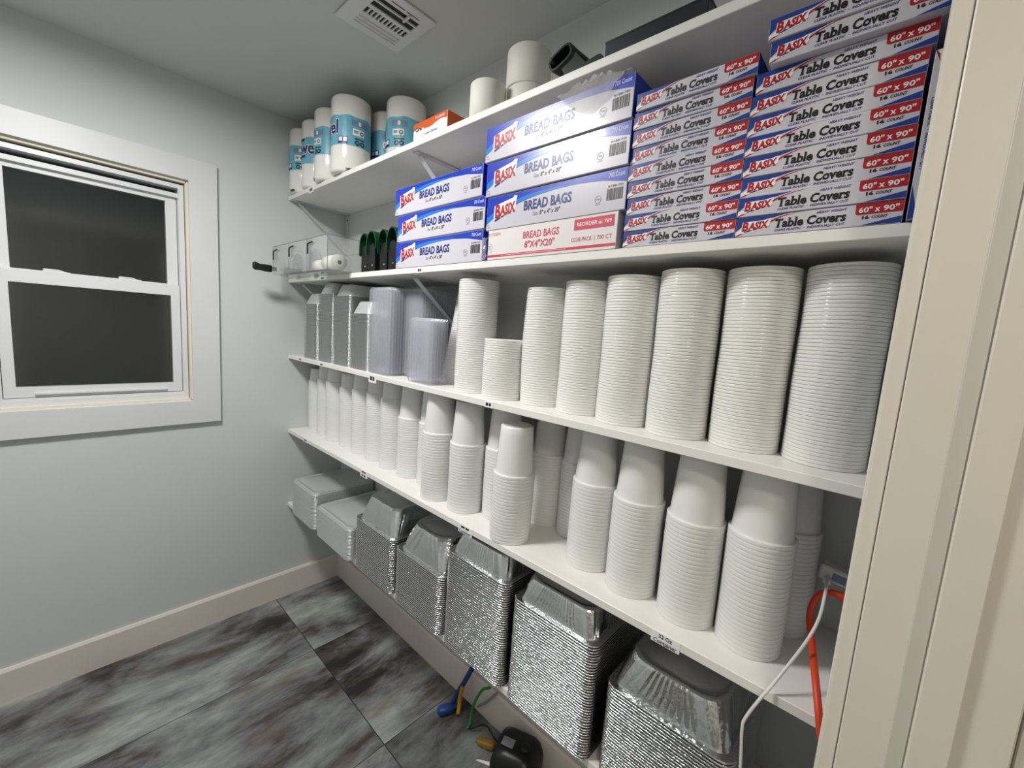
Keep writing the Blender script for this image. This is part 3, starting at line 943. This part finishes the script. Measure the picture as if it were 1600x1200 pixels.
# ================================================================== FOIL PANS
def pan_mesh(name, hx, hy, depth, slope, rc, rim, mats, flute=.0010, ns=16, hem=.0034, rb=.040, crease=.0012, full=False):
    """upside-down foil pan: hemmed rim at z=0, fluted walls, closed base at z=depth"""
    b = MB()
    rl = random.Random(11)
    nc = 9
    n = 4*(nc+1 + ns-1)
    amp = []
    for i in range(n):
        k = i % (nc + ns)
        if k <= nc: amp.append(rl.uniform(-1, 1)*crease)
        else:
            t = (k-nc)/ns
            if full: amp.append(rl.uniform(-1, 1)*flute)
            else: amp.append(flute*(1 if k % 2 else -1) if .12 < t < .88 else 0.0)
    def loop(inset, z, r, w=0.0, jit=0.0):
        P = rrect(hx-inset, hy-inset, max(r, .004), nc, ns)
        return [(x*(1 - amp[i]*w/hx), y*(1 - amp[i]*w/hy), z + rl.uniform(-jit, jit)) for i, (x, y) in enumerate(P)]
    # hem: curled edge and flange
    b.loft([loop(.0016, .0004, rc), loop(.0003, .0002, rc), loop(0, hem*.5, rc), loop(.0006, hem*.95, rc), loop(.0022, hem, rc), loop(rim*.5, hem-.0004, rc, 0, .0003), loop(rim, hem-.0008, rc)], 1, smooth=True)
    b.loft([loop(rim, hem-.0008, rc), loop(rim+.0015, hem+.004, rc+(rb-rc)*.1, .5), loop(rim+slope*.45, depth*.5, rc+(rb-rc)*.5, 1), loop(rim+slope*.88, depth*.90, rc+(rb-rc)*.9, 1), loop(rim+slope, depth-.002, rb, .6)], 0, smooth=False)
    b.loft([loop(rim+slope, depth-.002, rb, .6), loop(rim+slope+.003, depth, rb, .2), loop(rim+slope+.009, depth-.0004, rb), loop(rim+slope+.011, depth-.0016, rb), loop(rim+slope+.022, depth-.0018, rb), loop(rim+slope+.024, depth-.0008, rb)], 0, cap1=True, smooth=True)
    return b.mesh(name, mats)
# deep half-size pans on the bottom shelf
ze = ZS['E'] + .0003
DEEP4 = pan_mesh('foil_pan', .140, .152, .098, .024, .028, .014, ['foil', 'foil_rim'], .0018, 9, rb=.046, crease=.0022, full=True)
DEEP4B = pan_mesh('foil_pan', .136, .152, .098, .024, .028, .014, ['foil', 'foil_rim'], .0018, 9, rb=.066, crease=.0022, full=True)
DEEP3 = pan_mesh('foil_pan', .129, .152, .062, .016, .026, .013, ['foil', 'foil_rim'], .0011, 34, rb=.036, crease=.0018)
MED = pan_mesh('foil_pan', .131, .152, .076, .020, .030, .013, ['foil', 'foil_rim'], .0016, 22, rb=.048, crease=.0016)
def pan_stack(me, cx, cy, n, pitch, base, words, group, name='foil_pan', what='deep foil pan', cat='foil pan'):
    q = .20
    for i in range(n):
        pos_ = posn(i, n)
        o = simple(me, name, (cx + q*random.uniform(-.0012, .0012), cy + q*random.uniform(-.0016, .0016), base + i*pitch), 
                   '%s, %s in the %s' % (what, pos_, words), cat, group, (RAD(q*random.uniform(-.12, .12)), RAD(q*random.uniform(-.10, .10)), RAD(q*random.uniform(-.25, .25))))
G = 'deep foil pans on the bottom shelf'
pan_stack(DEEP4, .905, -.156, 30, .0070, ze, 'shorter stack beside the flat lids', G)
pan_stack(DEEP4B, 1.195, -.156, 29, .0070, ze, 'second deep stack from the flat lids', G)
pan_stack(DEEP3, 1.468, -.154, 45, .0069, ze, 'tall stack in the shelf middle', G)
pan_stack(DEEP3, 1.744, -.154, 42, .0070, ze, 'tall stack left of the cord stack', G)
pan_stack(MED, 2.030, -.156, 34, .0070, ze, 'ribbed stack next to the white cord', G)
# flat foil lids at the left end of the bottom shelf
FLAT = pan_mesh('foil_sheet', .134, .158, .012, .004, .028, .004, ['foil_smooth', 'foil_smooth'], .0, 4, .0050, rb=.026, crease=0)
FLAT2 = pan_mesh('foil_sheet', .160, .158, .012, .004, .028, .004, ['foil_smooth', 'foil_smooth'], .0, 4, .0050, rb=.026, crease=0)
pan_stack(FLAT, .262, -.160, 28, .0060, ze, 'leftmost stack on the bottom shelf', 'flat foil lids', 'foil_sheet', 'flat grey foil lid', 'foil lid')
pan_stack(FLAT2, .585, -.162, 22, .0060, ze, 'second stack on the bottom shelf', 'flat foil lids', 'foil_sheet', 'flat grey foil lid', 'foil lid')
# small oblong pans at the left end of the middle shelf
mat('foil_side', rgb(220, 223, 224), 0.3, metal=1.0, bump=0.6, bscale=300)
OBL = pan_mesh('foil_pan', .0745, .125, .052, .018, .020, .007, ['foil_smooth', 'foil_side'], .0004, 8, .0032, rb=.022, crease=.0008)
for i, (cx, top, wds) in enumerate(((.226, 1.578, 'leftmost stack of small pans'), (.387, 1.624, 'second stack of small pans'), (.543, 1.612, 'third stack of small pans'), (.699, 1.541, 'short stack beside the clear trays'))):
    n = int((top - zc)/.0050)
    pan_stack(OBL, cx, -.150, n, .0050, zc, wds, 'small foil pans on the middle shelf', 'loaf_pan', 'small oblong foil pan')

# ================================================================== CLEAR TRAYS standing on edge
def tray_mesh(wd, ht):
    """shallow clear tray standing on its edge, open side to the wall"""
    b = MB()
    def L(ins, y, r):
        return [(x, y, z + ht/2) for x, z in rrect(wd/2-ins, ht/2-ins, r, 5, 3)]
    b.loft([L(0, .0, .005), L(.0004, -.0012, .005), L(.0045, -.0016, .006), L(.0065, -.0085, .006), L(.008, -.0100, .006), L(.012, -.0104, .006)], cap1=True)
    return b.mesh('clear_tray', 'clear_tray')
for (wd, ht, x, ys, n, p, wds) in ((.146, .322, .853, -.268, 20, .0115, 'tray stack beside the foil pans'),
                                  (.100, .322, .980, -.206, 17, .0115, 'tall tray stack'),
                                  (.132, .217, 1.114, -.268, 6, .0115, 'short narrow tray stack')):
    me = tray_mesh(wd, ht)
    for i in range(n):
        pos_ = 'front one' if i == 0 else ('rearmost' if i == n-1 else ordn(i+1) + ' from the front')
        simple(me, 'clear_tray', (x + random.uniform(-.001, .001), ys + i*p, zc + .0004), 'clear tray on edge, %s in the %s' % (pos_, wds), 'tray', 'clear trays on edge')

# ================================================================== TOP SHELF
za = ZS['A'] + .0003
def towel_roll(r, h, ang, seed):
    rn = random.Random(seed)
    t = MB()
    t.lathe([(.020, .004), (r-.012, .0), (r-.004, .003), (r, .010), (r, h*.3), (r+.0004, h*.6), (r, h-.012), (r-.004, h-.004), (r-.014, h), (.024, h-.002), (.020, h-.02)], 56)
    o = t.build('paper_towel_roll', 'wrap_white')
    def fn(u, v, e):
        th = u/r - PI/2
        return ((r+.0006+e)*math.cos(th), (r+.0006+e)*math.sin(th), v)
    a = Art(fn=fn, step=.00025)
    z0, z1 = h*.345, h*.72
    n = 64
    us = [-PI*r + 2*PI*r*k/n for k in range(n+1)]
    a.strip([(u, z1 + .002*math.sin(u*90)) for u in us], [(u, z0) for u in us], 0, 0)
    a.mb.build('label_band', ['ink_teal'], o, recalc=False)
    p = Art(fn=fn, step=.00025)
    mid = (z0+z1)/2
    # brand-free big word, tag, window picture, information panels and a recycling mark
    p.text('Towel', -.105, .048, mid-.012, mid+.036, 1, 3, bold=.06)
    p.text('Towel', -.105, .048, mid-.012, mid+.036, 0, 4, bold=.025)
    p.rect(-.055, mid+.041, -.010, mid+.051, 2, 3, 6)
    p.rect(-.075, mid-.028, -.005, mid-.018, 0, 3, 8)
    p.rect(.050, z0+.004, .088, z0+.030, 4, 3, 6); p.rect(.053, z0+.012, .067, z0+.027, 1, 4, 4); p.rect(.071, z0+.012, .085, z0+.027, 1, 4, 4)
    p.rect(.100, mid+.020, .162, mid+.042, 3, 3, 8); p.rect(.126, mid+.024, .136, mid+.038, 1, 4, 2)
    p.rect(.105, mid-.014, .150, mid+.010, 1, 3, 8); p.rect(.109, mid-.006, .125, mid+.004, 5, 4, 3)
    for (cx, cz, q) in ((.139, mid-.003, .0075), (.122, z0+.013, .009), (.142, z0+.013, .009)):
        A1 = [(cx+q*math.cos(t_), cz+q*math.sin(t_)) for t_ in [2*PI*k/16 for k in range(17)]]
        A2 = [(cx+q*.55*math.cos(t_), cz+q*.55*math.sin(t_)) for t_ in [2*PI*k/16 for k in range(17)]]
        p.strip(A1, A2, 2, 5)
    p.rect(.112, z0+.026, .152, z0+.030, 2, 4, 5)
    p.rect(-.150, mid-.01, -.110, mid+.03, 3, 3, 8)
    p.mb.build('printed_lettering', ['ink_indigo', 'ink_white', 'ink_black', 'ink_slate', 'ink_navy', 'ink_grey'], o, recalc=False)
    g = Art(fn=fn, step=.00025)
    g.rect(.075, .004, .105, .014, 0, 2, 6)
    g.mb.build('green_seal', ['green_plastic'], o, recalc=False)
    o.rotation_euler = (0, 0, RAD(ang))
    return o
tw = [(.072, -.238, .068, -60, 'leftmost paper towel roll, next to the left wall'), (.212, -.236, .068, 22, 'second paper towel roll from the left wall, lettering showing'),
      (.370, -.243, .070, -95, 'third paper towel roll from the left wall, in the front row'), (.534, -.239, .076, -11, 'largest looking paper towel roll, at the front edge, beside the third'),
      (.548, -.080, .072, -40, 'half-hidden paper towel roll in the back row between the two big ones'), (.712, -.098, .077, -60, 'paper towel roll in the back row behind the orange glove box')]
for i, (x, y, r, ang, lab) in enumerate(tw):
    o = towel_roll(r, .289, ang, i); o.location = (x, y, za); tag(o, lab, 'paper towels', 'wrapped paper towel rolls')
# glove carton
b = MB(); b.box((0, 0, 0), (.175, .12, .064), bev=.001)
o = b.build('glove_box', ['ink_white', 'ink_orange'], loc=(1.024, -.268, za))
for p in o.data.polygons:
    if p.normal.z > .9 or p.normal.x > .9: p.material_index = 1
a = Art(0.0, .175, .064)
X = [.004 + .992*k/14 for k in range(15)]
a.strip([(x, .99) for x in X], [(x, .66 + .10*math.sin(x*9.5) * (1-x*.4)) for x in X], 1, 0)
a.text('Care', .07, .24, .60, .80, 2, 3, bold=.03); a.text('Plus', .25, .43, .60, .80, 1, 3, bold=.02)
a.text('Latex Gloves', .36, .72, .30, .42, 2, 3, bold=.01); a.text('X-LARGE', .66, .92, .80, .90, 0, 3, bold=.02)
a.rect(.30, .12, .312, .42, 1, 3); a.rect(.36, .18, .50, .21, 1, 3)
a.mb.build('printed_front', ['ink_white', 'ink_orange', 'ink_indigo'], o, recalc=False)
tag(o, 'orange and white glove carton on the top shelf', 'carton')
# white rolls
def white_roll(x, y, z, r, h, label):
    b = MB(); b.lathe([(.014, .001), (r-.003, 0), (r, .003), (r, h-.003), (r-.003, h), (.014, h), (.014, .001)], 48)
    o = b.build('white_roll', 'tape_roll', loc=(x, y, z)); tag(o, label, 'roll', 'plain white rolls')
    b = MB(); b.lathe([(.0142, .001), (.0142, h-.001)], 24); b.build('core', 'paper_white', o)
white_roll(1.340, -.238, za, .050, .092, 'single small white roll at the edge of the top shelf')
white_roll(1.412, -.150, za, .060, .093, 'lower white roll of the pair on the top shelf')
white_roll(1.408, -.150, za+.0935, .0625, .100, 'upper white roll resting on another on the top shelf')
# dark green scoop-like handle lying on its side
def ringloop(cx, cy, cz, rx, rz, tilt, n=24):
    L = []
    for k in range(n):
        t = 2*PI*k/n
        ct, st = math.cos(t), math.sin(t)
        ex = abs(ct)**.6*(1 if ct > 0 else -1); ez = abs(st)**.6*(1 if st > 0 else -1)
        L.append((ex*rx, 0.0, ez*rz))
    M = Matrix.Translation((cx, cy, cz)) @ Matrix.Rotation(tilt, 4, 'Y')
    return [tuple(M @ Vector(p)) for p in L]
b = MB()
lo = [ringloop(-.050, -.024, .044, .032, .018, RAD(-22)), ringloop(-.049, -.021, .044, .033, .019, RAD(-22)), ringloop(-.040, .000, .038, .031, .019, RAD(-20)), ringloop(-.022, .030, .028, .028, .018, RAD(-12)), ringloop(-.004, .06, .018, .024, .0135, RAD(0))]
li = [ringloop(-.050, -.024, .044, .0275, .0135, RAD(-22)), ringloop(-.040, .000, .038, .026, .0145, RAD(-20)), ringloop(-.022, .030, .028, .022, .013, RAD(-12)), ringloop(-.006, .055, .018, .017, .009, RAD(0))]
b.loft(lo, cap1=True); b.loft([lo[0], li[0]]); b.loft(li, cap1=True)
o = b.build('bag_dispenser', 'deep_green', loc=(1.675, -.262, za))
tag(o, 'dark green hollow plastic holder lying on the top shelf edge', 'holder')
b = MB(); b.prism([(-.036, -.0), (.050, -.0), (.058, .004), (.060, .010), (.056, .016), (.048, .018), (.016, .014), (-.002, .034), (-.020, .052), (-.036, .040), (-.052, .026), (-.044, .016)], -.002, .024, axis='y')
b.build('holder_foot', 'deep_green', o, loc=(0, -.016, 0))
# long dark flat carton
b = MB(); b.box((0, 0, 0), (.206, .075, .029), bev=.001)
o = b.build('foil_roll_box', 'box_silver', loc=(1.744, -.286, za)); tag(o, 'long dark grey carton on the edge of the top shelf', 'carton')
b = MB(); b.box((-.0006, -.0006, .0262), (.2066, .0756, .0296)); b.build('lid_flap', 'black_plastic', o)
b = MB(); b.box((-.0008, -.0004, .001), (.0004, .074, .0255)); b.build('end_panel', 'silver_edge', o)

# ---- crumpled clear bag on the upper cartons
b = MB()
rn = random.Random(5)
nu, nv = 40, 22
ztop = zb + .0775 + .0865*3 - .0025
P = []
for j in range(nv):
    for i in range(nu):
        u, v_ = i/(nu-1), j/(nv-1)
        x = 1.625 + .195*u; y = -.312 + .13*v_
        edge = min(1, 4*u, 4*(1-u)) * min(1, 3*(1-v_))
        crk = .007*abs(math.sin(u*13 + 4*math.sin(v_*9))) + .008*abs(math.sin(v_*17 + 3*math.sin(u*14))) + .006*abs(math.sin((u+v_)*31))
        z = ztop + .002 + edge*(.006 + .75*crk + .008*math.sin(PI*u))
        if y < -.299:                      # the part hanging over the front edge
            q = (-.299 - y)/.013
            z = ztop + .004 - q*(.052*math.sin(PI*min(1, max(0, (u-.1)/.85)))**1.0 + .004) + .3*crk
            y = -.3005 - .004*abs(math.sin(u*9)) - .003*q
        P.append((x + rn.uniform(-.0012, .0012), y + rn.uniform(-.0008, .0008), z))
F = [(j*nu+i, j*nu+i+1, (j+1)*nu+i+1, (j+1)*nu+i) for j in range(nv-1) for i in range(nu-1)]
b.add(P, F, 0, True)
o = b.build('plastic_bag', 'film'); tag(o, 'crumpled clear plastic bag lying on top of the bread bag cartons', 'bag')
# ---- small clear film scrap at the end of the crimson carton
b = MB()
P = []; n = 7
for j in range(n):
    for i in range(5):
        P.append((1.414 + .004*i + rn.uniform(-.002, .002), -.294 - .004*math.sin(i/4*PI) + rn.uniform(-.002, .002), zb + .001 + .058*j/(n-1)))
b.add(P, [(j*5+i, j*5+i+1, (j+1)*5+i+1, (j+1)*5+i) for j in range(n-1) for i in range(4)])
o = b.build('plastic_wrap', 'film'); tag(o, 'scrap of clear wrap at the end of the crimson lettered carton', 'wrap')

# ================================================================== LEFT END OF THE SECOND SHELF
org = empty('organizer_box', (.09, -.385, zb + .0004))
tag(org, 'clear plastic organizer box overhanging the left end of the second shelf', 'box')
ow, od, oh, t_ = .575, .285, .128, .003
b = MB(); b.box((0, 0, 0), (ow, od, t_)); b.build('base', 'clear_box', org)
for nm, aa, bb_ in (('front_panel', (0, 0, t_), (ow, t_, oh)), ('rear_panel', (0, od-t_, t_), (ow, od, oh)), ('side_panel', (0, t_, t_), (t_, od-t_, oh)), ('side_panel', (ow-t_, t_, t_), (ow, od-t_, oh)),
                    ('divider', (.19, t_, t_), (.193, od-t_, oh-.01)), ('divider', (.382, t_, t_), (.385, od-t_, oh-.01))):
    b = MB(); b.box(aa, bb_); b.build(nm, 'clear_box', org)
b = MB(); e_ = .0012
for (x0_, y0_, x1_, y1_) in ((0, 0, ow, .003), (0, od-.003, ow, od), (0, 0, .003, od), (ow-.003, 0, ow, od)): b.box((x0_, y0_, oh), (x1_, y1_, oh+e_))
b.build('rim_edge', 'clear_edge', org)
b = MB()
for x0_ in (-.0006, .1909, .3829, ow-.0014): b.box((x0_, -.0012, .001), (x0_+.0018, 0, oh))
b.build('corner_edge', 'clear_edge', org)
for x in (.02, .21, .405):
    b = MB(); b.tube([(x+.045, -.006, oh-.018), (x+.006, -.006, oh-.022), (x, -.006, oh-.030), (x, -.006, oh-.060)], .003, 8, res=5); b.build('handle', 'dark', org)
# things in the organizer
for (x, y, r, lab) in ((.150, -.30, .052, 'grey slicer disc standing in the left compartment of the organizer'), (.347, -.30, .056, 'grey slicer disc in the middle compartment of the organizer')):
    b = MB(); b.lathe([(.006, -.004), (r, -.004), (r, .004), (.006, .004), (.006, -.004)], 36, M=Matrix.Rotation(PI/2, 4, 'X'))
    o = b.build('slicer_disc', 'disc_grey', loc=(x, y, zb + .0036 + r)); tag(o, lab, 'disc', 'discs in the organizer')
for (x, y, L_, r, lab) in ((.484, -.345, .070, .023, 'small white roll lying in the organizer'), (.560, -.335, .098, .030, 'larger white roll lying at the right of the organizer')):
    b = MB(); M = Matrix.Translation((0, 0, 0)) @ Matrix.Rotation(PI/2, 4, 'Y')
    b.lathe([(.008, 0), (r, 0), (r, L_), (.008, L_)], 28, M=M)
    o = b.build('white_roll', 'paper_white', loc=(x, y, zb + .0036 + r)); tag(o, lab, 'roll')
kn = empty('knife', (.150, -.400, zb + .022)); tag(kn, 'knife with a black handle sticking out in front of the organizer', 'knife')
b = MB()
b.loft([[(x, yy, z + dz) for x, z in rrect(.009, hz, .006, 3)] for yy, hz, dz in ((-.012, .015, 0), (-.035, .016, .000), (-.060, .014, .001), (-.078, .018, .004), (-.086, .013, .005))], cap0=True, cap1=True)
b.build('handle', 'black_plastic', kn)
b = MB(); b.box((-.001, -.014, -.008), (.001, .010, .010)); b.build('blade', 'blade_steel', kn)

# ---- dark green looped dispensers beside the bread bags
for i, (x, y) in enumerate(((.712, -.262), (.780, -.270), (.850, -.262), (.920, -.268))):
    g = empty('tape_dispenser', (x, y, zb + .0004), (0, 0, 0))
    tag(g, ['dark green looped dispenser beside the clear organizer', 'second dark green looped dispenser from the organizer', 'third dark green looped dispenser from the organizer',
            'dark green looped dispenser touching the bread bag cartons'][i], 'dispenser', 'looped green dispensers')
    b = MB(); b.prism([(-.024, 0), (.024, 0), (.026, .02), (.024, .085), (.010, .105), (-.016, .100), (-.026, .070)], 0, .15, axis='y'); b.build('body', 'black_plastic', g)
    b = MB(); w_ = .0032
    arc = [(-.034, .070)] + [(.002 + .036*math.cos(RAD(q)), .105 + .046*math.sin(RAD(q))) for q in range(180, -1, -15)] + [(.035, .085)]
    outl = arc + [(u*.84, v_-.003 if v_ > .1 else v_) for u, v_ in arc[::-1]]
    L0 = [[(u, yy, v_) for u, v_ in arc] for yy in (-.006, .030)]
    nn = len(arc)
    vs = L0[0] + [(u*.86, -.006, v_-.004) for u, v_ in arc] + L0[1] + [(u*.86, .030, v_-.004) for u, v_ in arc]
    fs = []
    for k in range(nn-1):
        fs += [(k, k+1, nn+k+1, nn+k), (2*nn+k, 3*nn+k, 3*nn+k+1, 2*nn+k+1), (k, 2*nn+k, 2*nn+k+1, k+1), (nn+k, nn+k+1, 3*nn+k+1, 3*nn+k)]
    b.add(vs, fs, 0, False); b.build('loop_handle', 'green_plastic', g)
    b = MB(); b.lathe([(.003, 0), (.002, .002), (.0004, .0022)], 10, M=Matrix.Translation((.006, 0, .026)) @ Matrix.Rotation(PI/2, 4, 'X')); b.build('screw', 'silver_edge', g)

# ================================================================== CORDS AND THINGS NEAR THE DOORWAY
ps = empty('power_strip', (2.255, -.055, 1.072), (0, RAD(6), RAD(0)))
tag(ps, 'white power strip on the wall above the orange cord', 'power strip')
b = MB(); b.box((-.035, -.018, -.016), (.05, .018, .014), bev=.003); b.build('housing', 'cord_white', ps)
b = MB(); b.box((-.014, -.0186, -.010), (.008, -.0178, .006)); b.build('outlet', 'ink_slate', ps)
b = MB(); b.box((-.026, -.030, -.018), (-.012, -.017, -.006), bev=.002); b.build('plug', 'cord_white', ps)
b = MB()
b.tube([(2.234, -0.085, 1.074), (2.238, -0.168, 1.080), (2.237, -0.200, 1.045), (2.228, -0.225, 1.012), (2.212, -0.262, 0.978), (2.194, -0.293, 0.941), (2.181, -0.306, 0.913), (2.167, -0.311, 0.873), (2.165, -0.313, 0.850), (2.171, -0.313, 0.780), (2.176, -.313, .66), (2.174, -.316, .45)], .0026, 8)
o = b.build('charger_cord', 'cord_white'); tag(o, 'thin white power cord hanging over the front edge of the fourth shelf', 'cord')
oc = empty('extension_cord', (2.27, -.1, 1.06)); tag(oc, 'orange extension cord looping down behind the door casing', 'cord')
b = MB(); pts = [(2.276, -0.135, 1.065), (2.248, -0.135, 1.067), (2.230, -0.135, 1.056), (2.221, -0.137, 1.030), (2.222, -0.150, 1.005), (2.231, -0.180, 0.987), (2.245, -0.250, 0.975), (2.259, -0.295, 0.944), (2.267, -0.308, 0.914), (2.272, -0.311, 0.892), (2.268, -.312, .70), (2.266, -.312, .45)]
b.tube([(x-2.27, y+.1, z-1.06) for x, y, z in pts], .0056, 10); b.build('cable', 'cord_orange', oc)
b = MB(); b.tube([(2.243-2.27, -.035, 1.0675-1.06), (2.258-2.27, -.035, 1.068-1.06), (2.272-2.27, -.035, 1.062-1.06), (2.290-2.27, -.033, 1.050-1.06)], [.006, .008, .0115, .0125], 12, res=4); b.build('socket', 'cord_orange', oc)

# ---- odds and ends on the floor under the bottom shelf
b = MB(); b.tube([(1.23, -.05, .20), (1.215, -.05, .165), (1.185, -.05, .10), (1.165, -.06, .05), (1.158, -.075, .012)], .010, 10)
o = b.build('blue_cord', 'cord_blue'); tag(o, 'thick dark blue cord hanging to the floor under the shelf', 'cord')
b = MB(); b.tube([(1.197, -.062, .105), (1.19, -.066, .06), (1.198, -.075, .030), (1.205, -.085, .008)], .008, 10)
o = b.build('short_cable', 'cord_yellow'); tag(o, 'short yellow cord end beside the dark blue cord', 'cord')
b = MB(); b.loft([[(x, y, z) for y, z in rrect(hy, hz, min(hy, hz)*.7, 4, 1, 0, .016)] for x, hy, hz in ((-.034, .008, .007), (-.026, .017, .013), (.004, .019, .0155), (.022, .014, .012), (.036, .009, .009))], cap0=True, cap1=True)
o = b.build('plug_end', 'cord_blue', loc=(1.163, -.112, .0006), rot=(0, 0, RAD(62))); tag(o, 'blue plug lying on the floor below the blue cord', 'plug')
b = MB(); b.loft([[(x, y, z) for y, z in rrect(r_, r_, r_*.9, 4, 1, 0, .016)] for x, r_ in ((.034, .0105), (.050, .0105), (.054, .008))], cap0=True, cap1=True); b.build('collar', 'dark', o)
b = MB(); b.tube([(1.33, -.05, .185), (1.297, -.05, .155), (1.27, -.055, .10), (1.262, -.065, .055), (1.268, -.08, .012), (1.275, -.10, .008)], .0052, 10)
o = b.build('green_cord', 'cord_green'); tag(o, 'bright green cord curving down to the floor under the shelf', 'cord')  # a green cord like the ones beside it, not a hose
b = MB(); b.tube([(1.349, -.028, .163), (1.30, -.024, .09), (1.25, -.022, .03)], .0045, 8)
o = b.build('grey_rod', 'ink_grey'); tag(o, 'thin grey rod leaning on the baseboard behind the green cord', 'rod')
b = MB(); b.loft([[(x, y, z) for y, z in rrect(hy, hz, min(hy, hz)*.6, 4, 1, 0, .013)] for x, hy, hz in ((-.040, .006, .006), (-.030, .011, .009), (-.006, .014, .012), (.018, .015, .0125), (.030, .012, .010))], cap0=True, cap1=True)
o = b.build('yellow_connector', 'cord_ochre', loc=(1.372, -.090, .0006), rot=(0, 0, RAD(28))); tag(o, 'yellow connector on the floor next to the black appliance', 'connector')
b = MB(); b.box((.030, -.006, .008), (.044, -.004, .016)); b.box((.030, .004, .008), (.044, .006, .016)); b.build('prong', 'blade_steel', o)
b = MB(); b.tube([(1.285, -.095, .010), (1.33, -.06, .035), (1.38, -.06, .02), (1.43, -.07, .03)], .0032, 8)
o = b.build('black_cord', 'black_plastic'); tag(o, 'thin black cord between the green cord and the black appliance', 'cord')
ap = empty('vacuum_cleaner', (1.51, -.085, .0004), (0, 0, RAD(20))); tag(ap, 'black appliance with a grey label on the floor under the bottom shelf', 'appliance')
b = MB(); b.loft([[(x, y, z) for x, y in rrect(hx, hy, .03, 5)] for hx, hy, z in ((.075, .068, 0), (.080, .072, .02), (.080, .072, .07), (.070, .062, .105), (.050, .044, .122))], cap0=True, cap1=True); b.build('housing', 'black_plastic', ap)
b = MB(); b.box((-.052, -.028, .1225), (-.010, .004, .1235)); b.build('sticker', 'ink_grey', ap, rot=(0, RAD(0), RAD(0)))
b = MB(); b.lathe([(.016, 0), (.016, .01), (.010, .013), (.001, .013)], 20); b.build('button', 'dark', ap, loc=(.03, -.01, .122))
b = MB(); b.prism([(-.005, .0), (.06, .010), (.066, .020), (.055, .024), (.0, .006)], -.001, .001, axis='z', M=Matrix.Rotation(0, 4, 'Z'))
o = b.build('paper_scrap', 'ink_white', loc=(1.385, -.150, .0014), rot=(0, 0, RAD(15))); tag(o, 'white torn paper strip on the floor in front of the black appliance', 'paper')
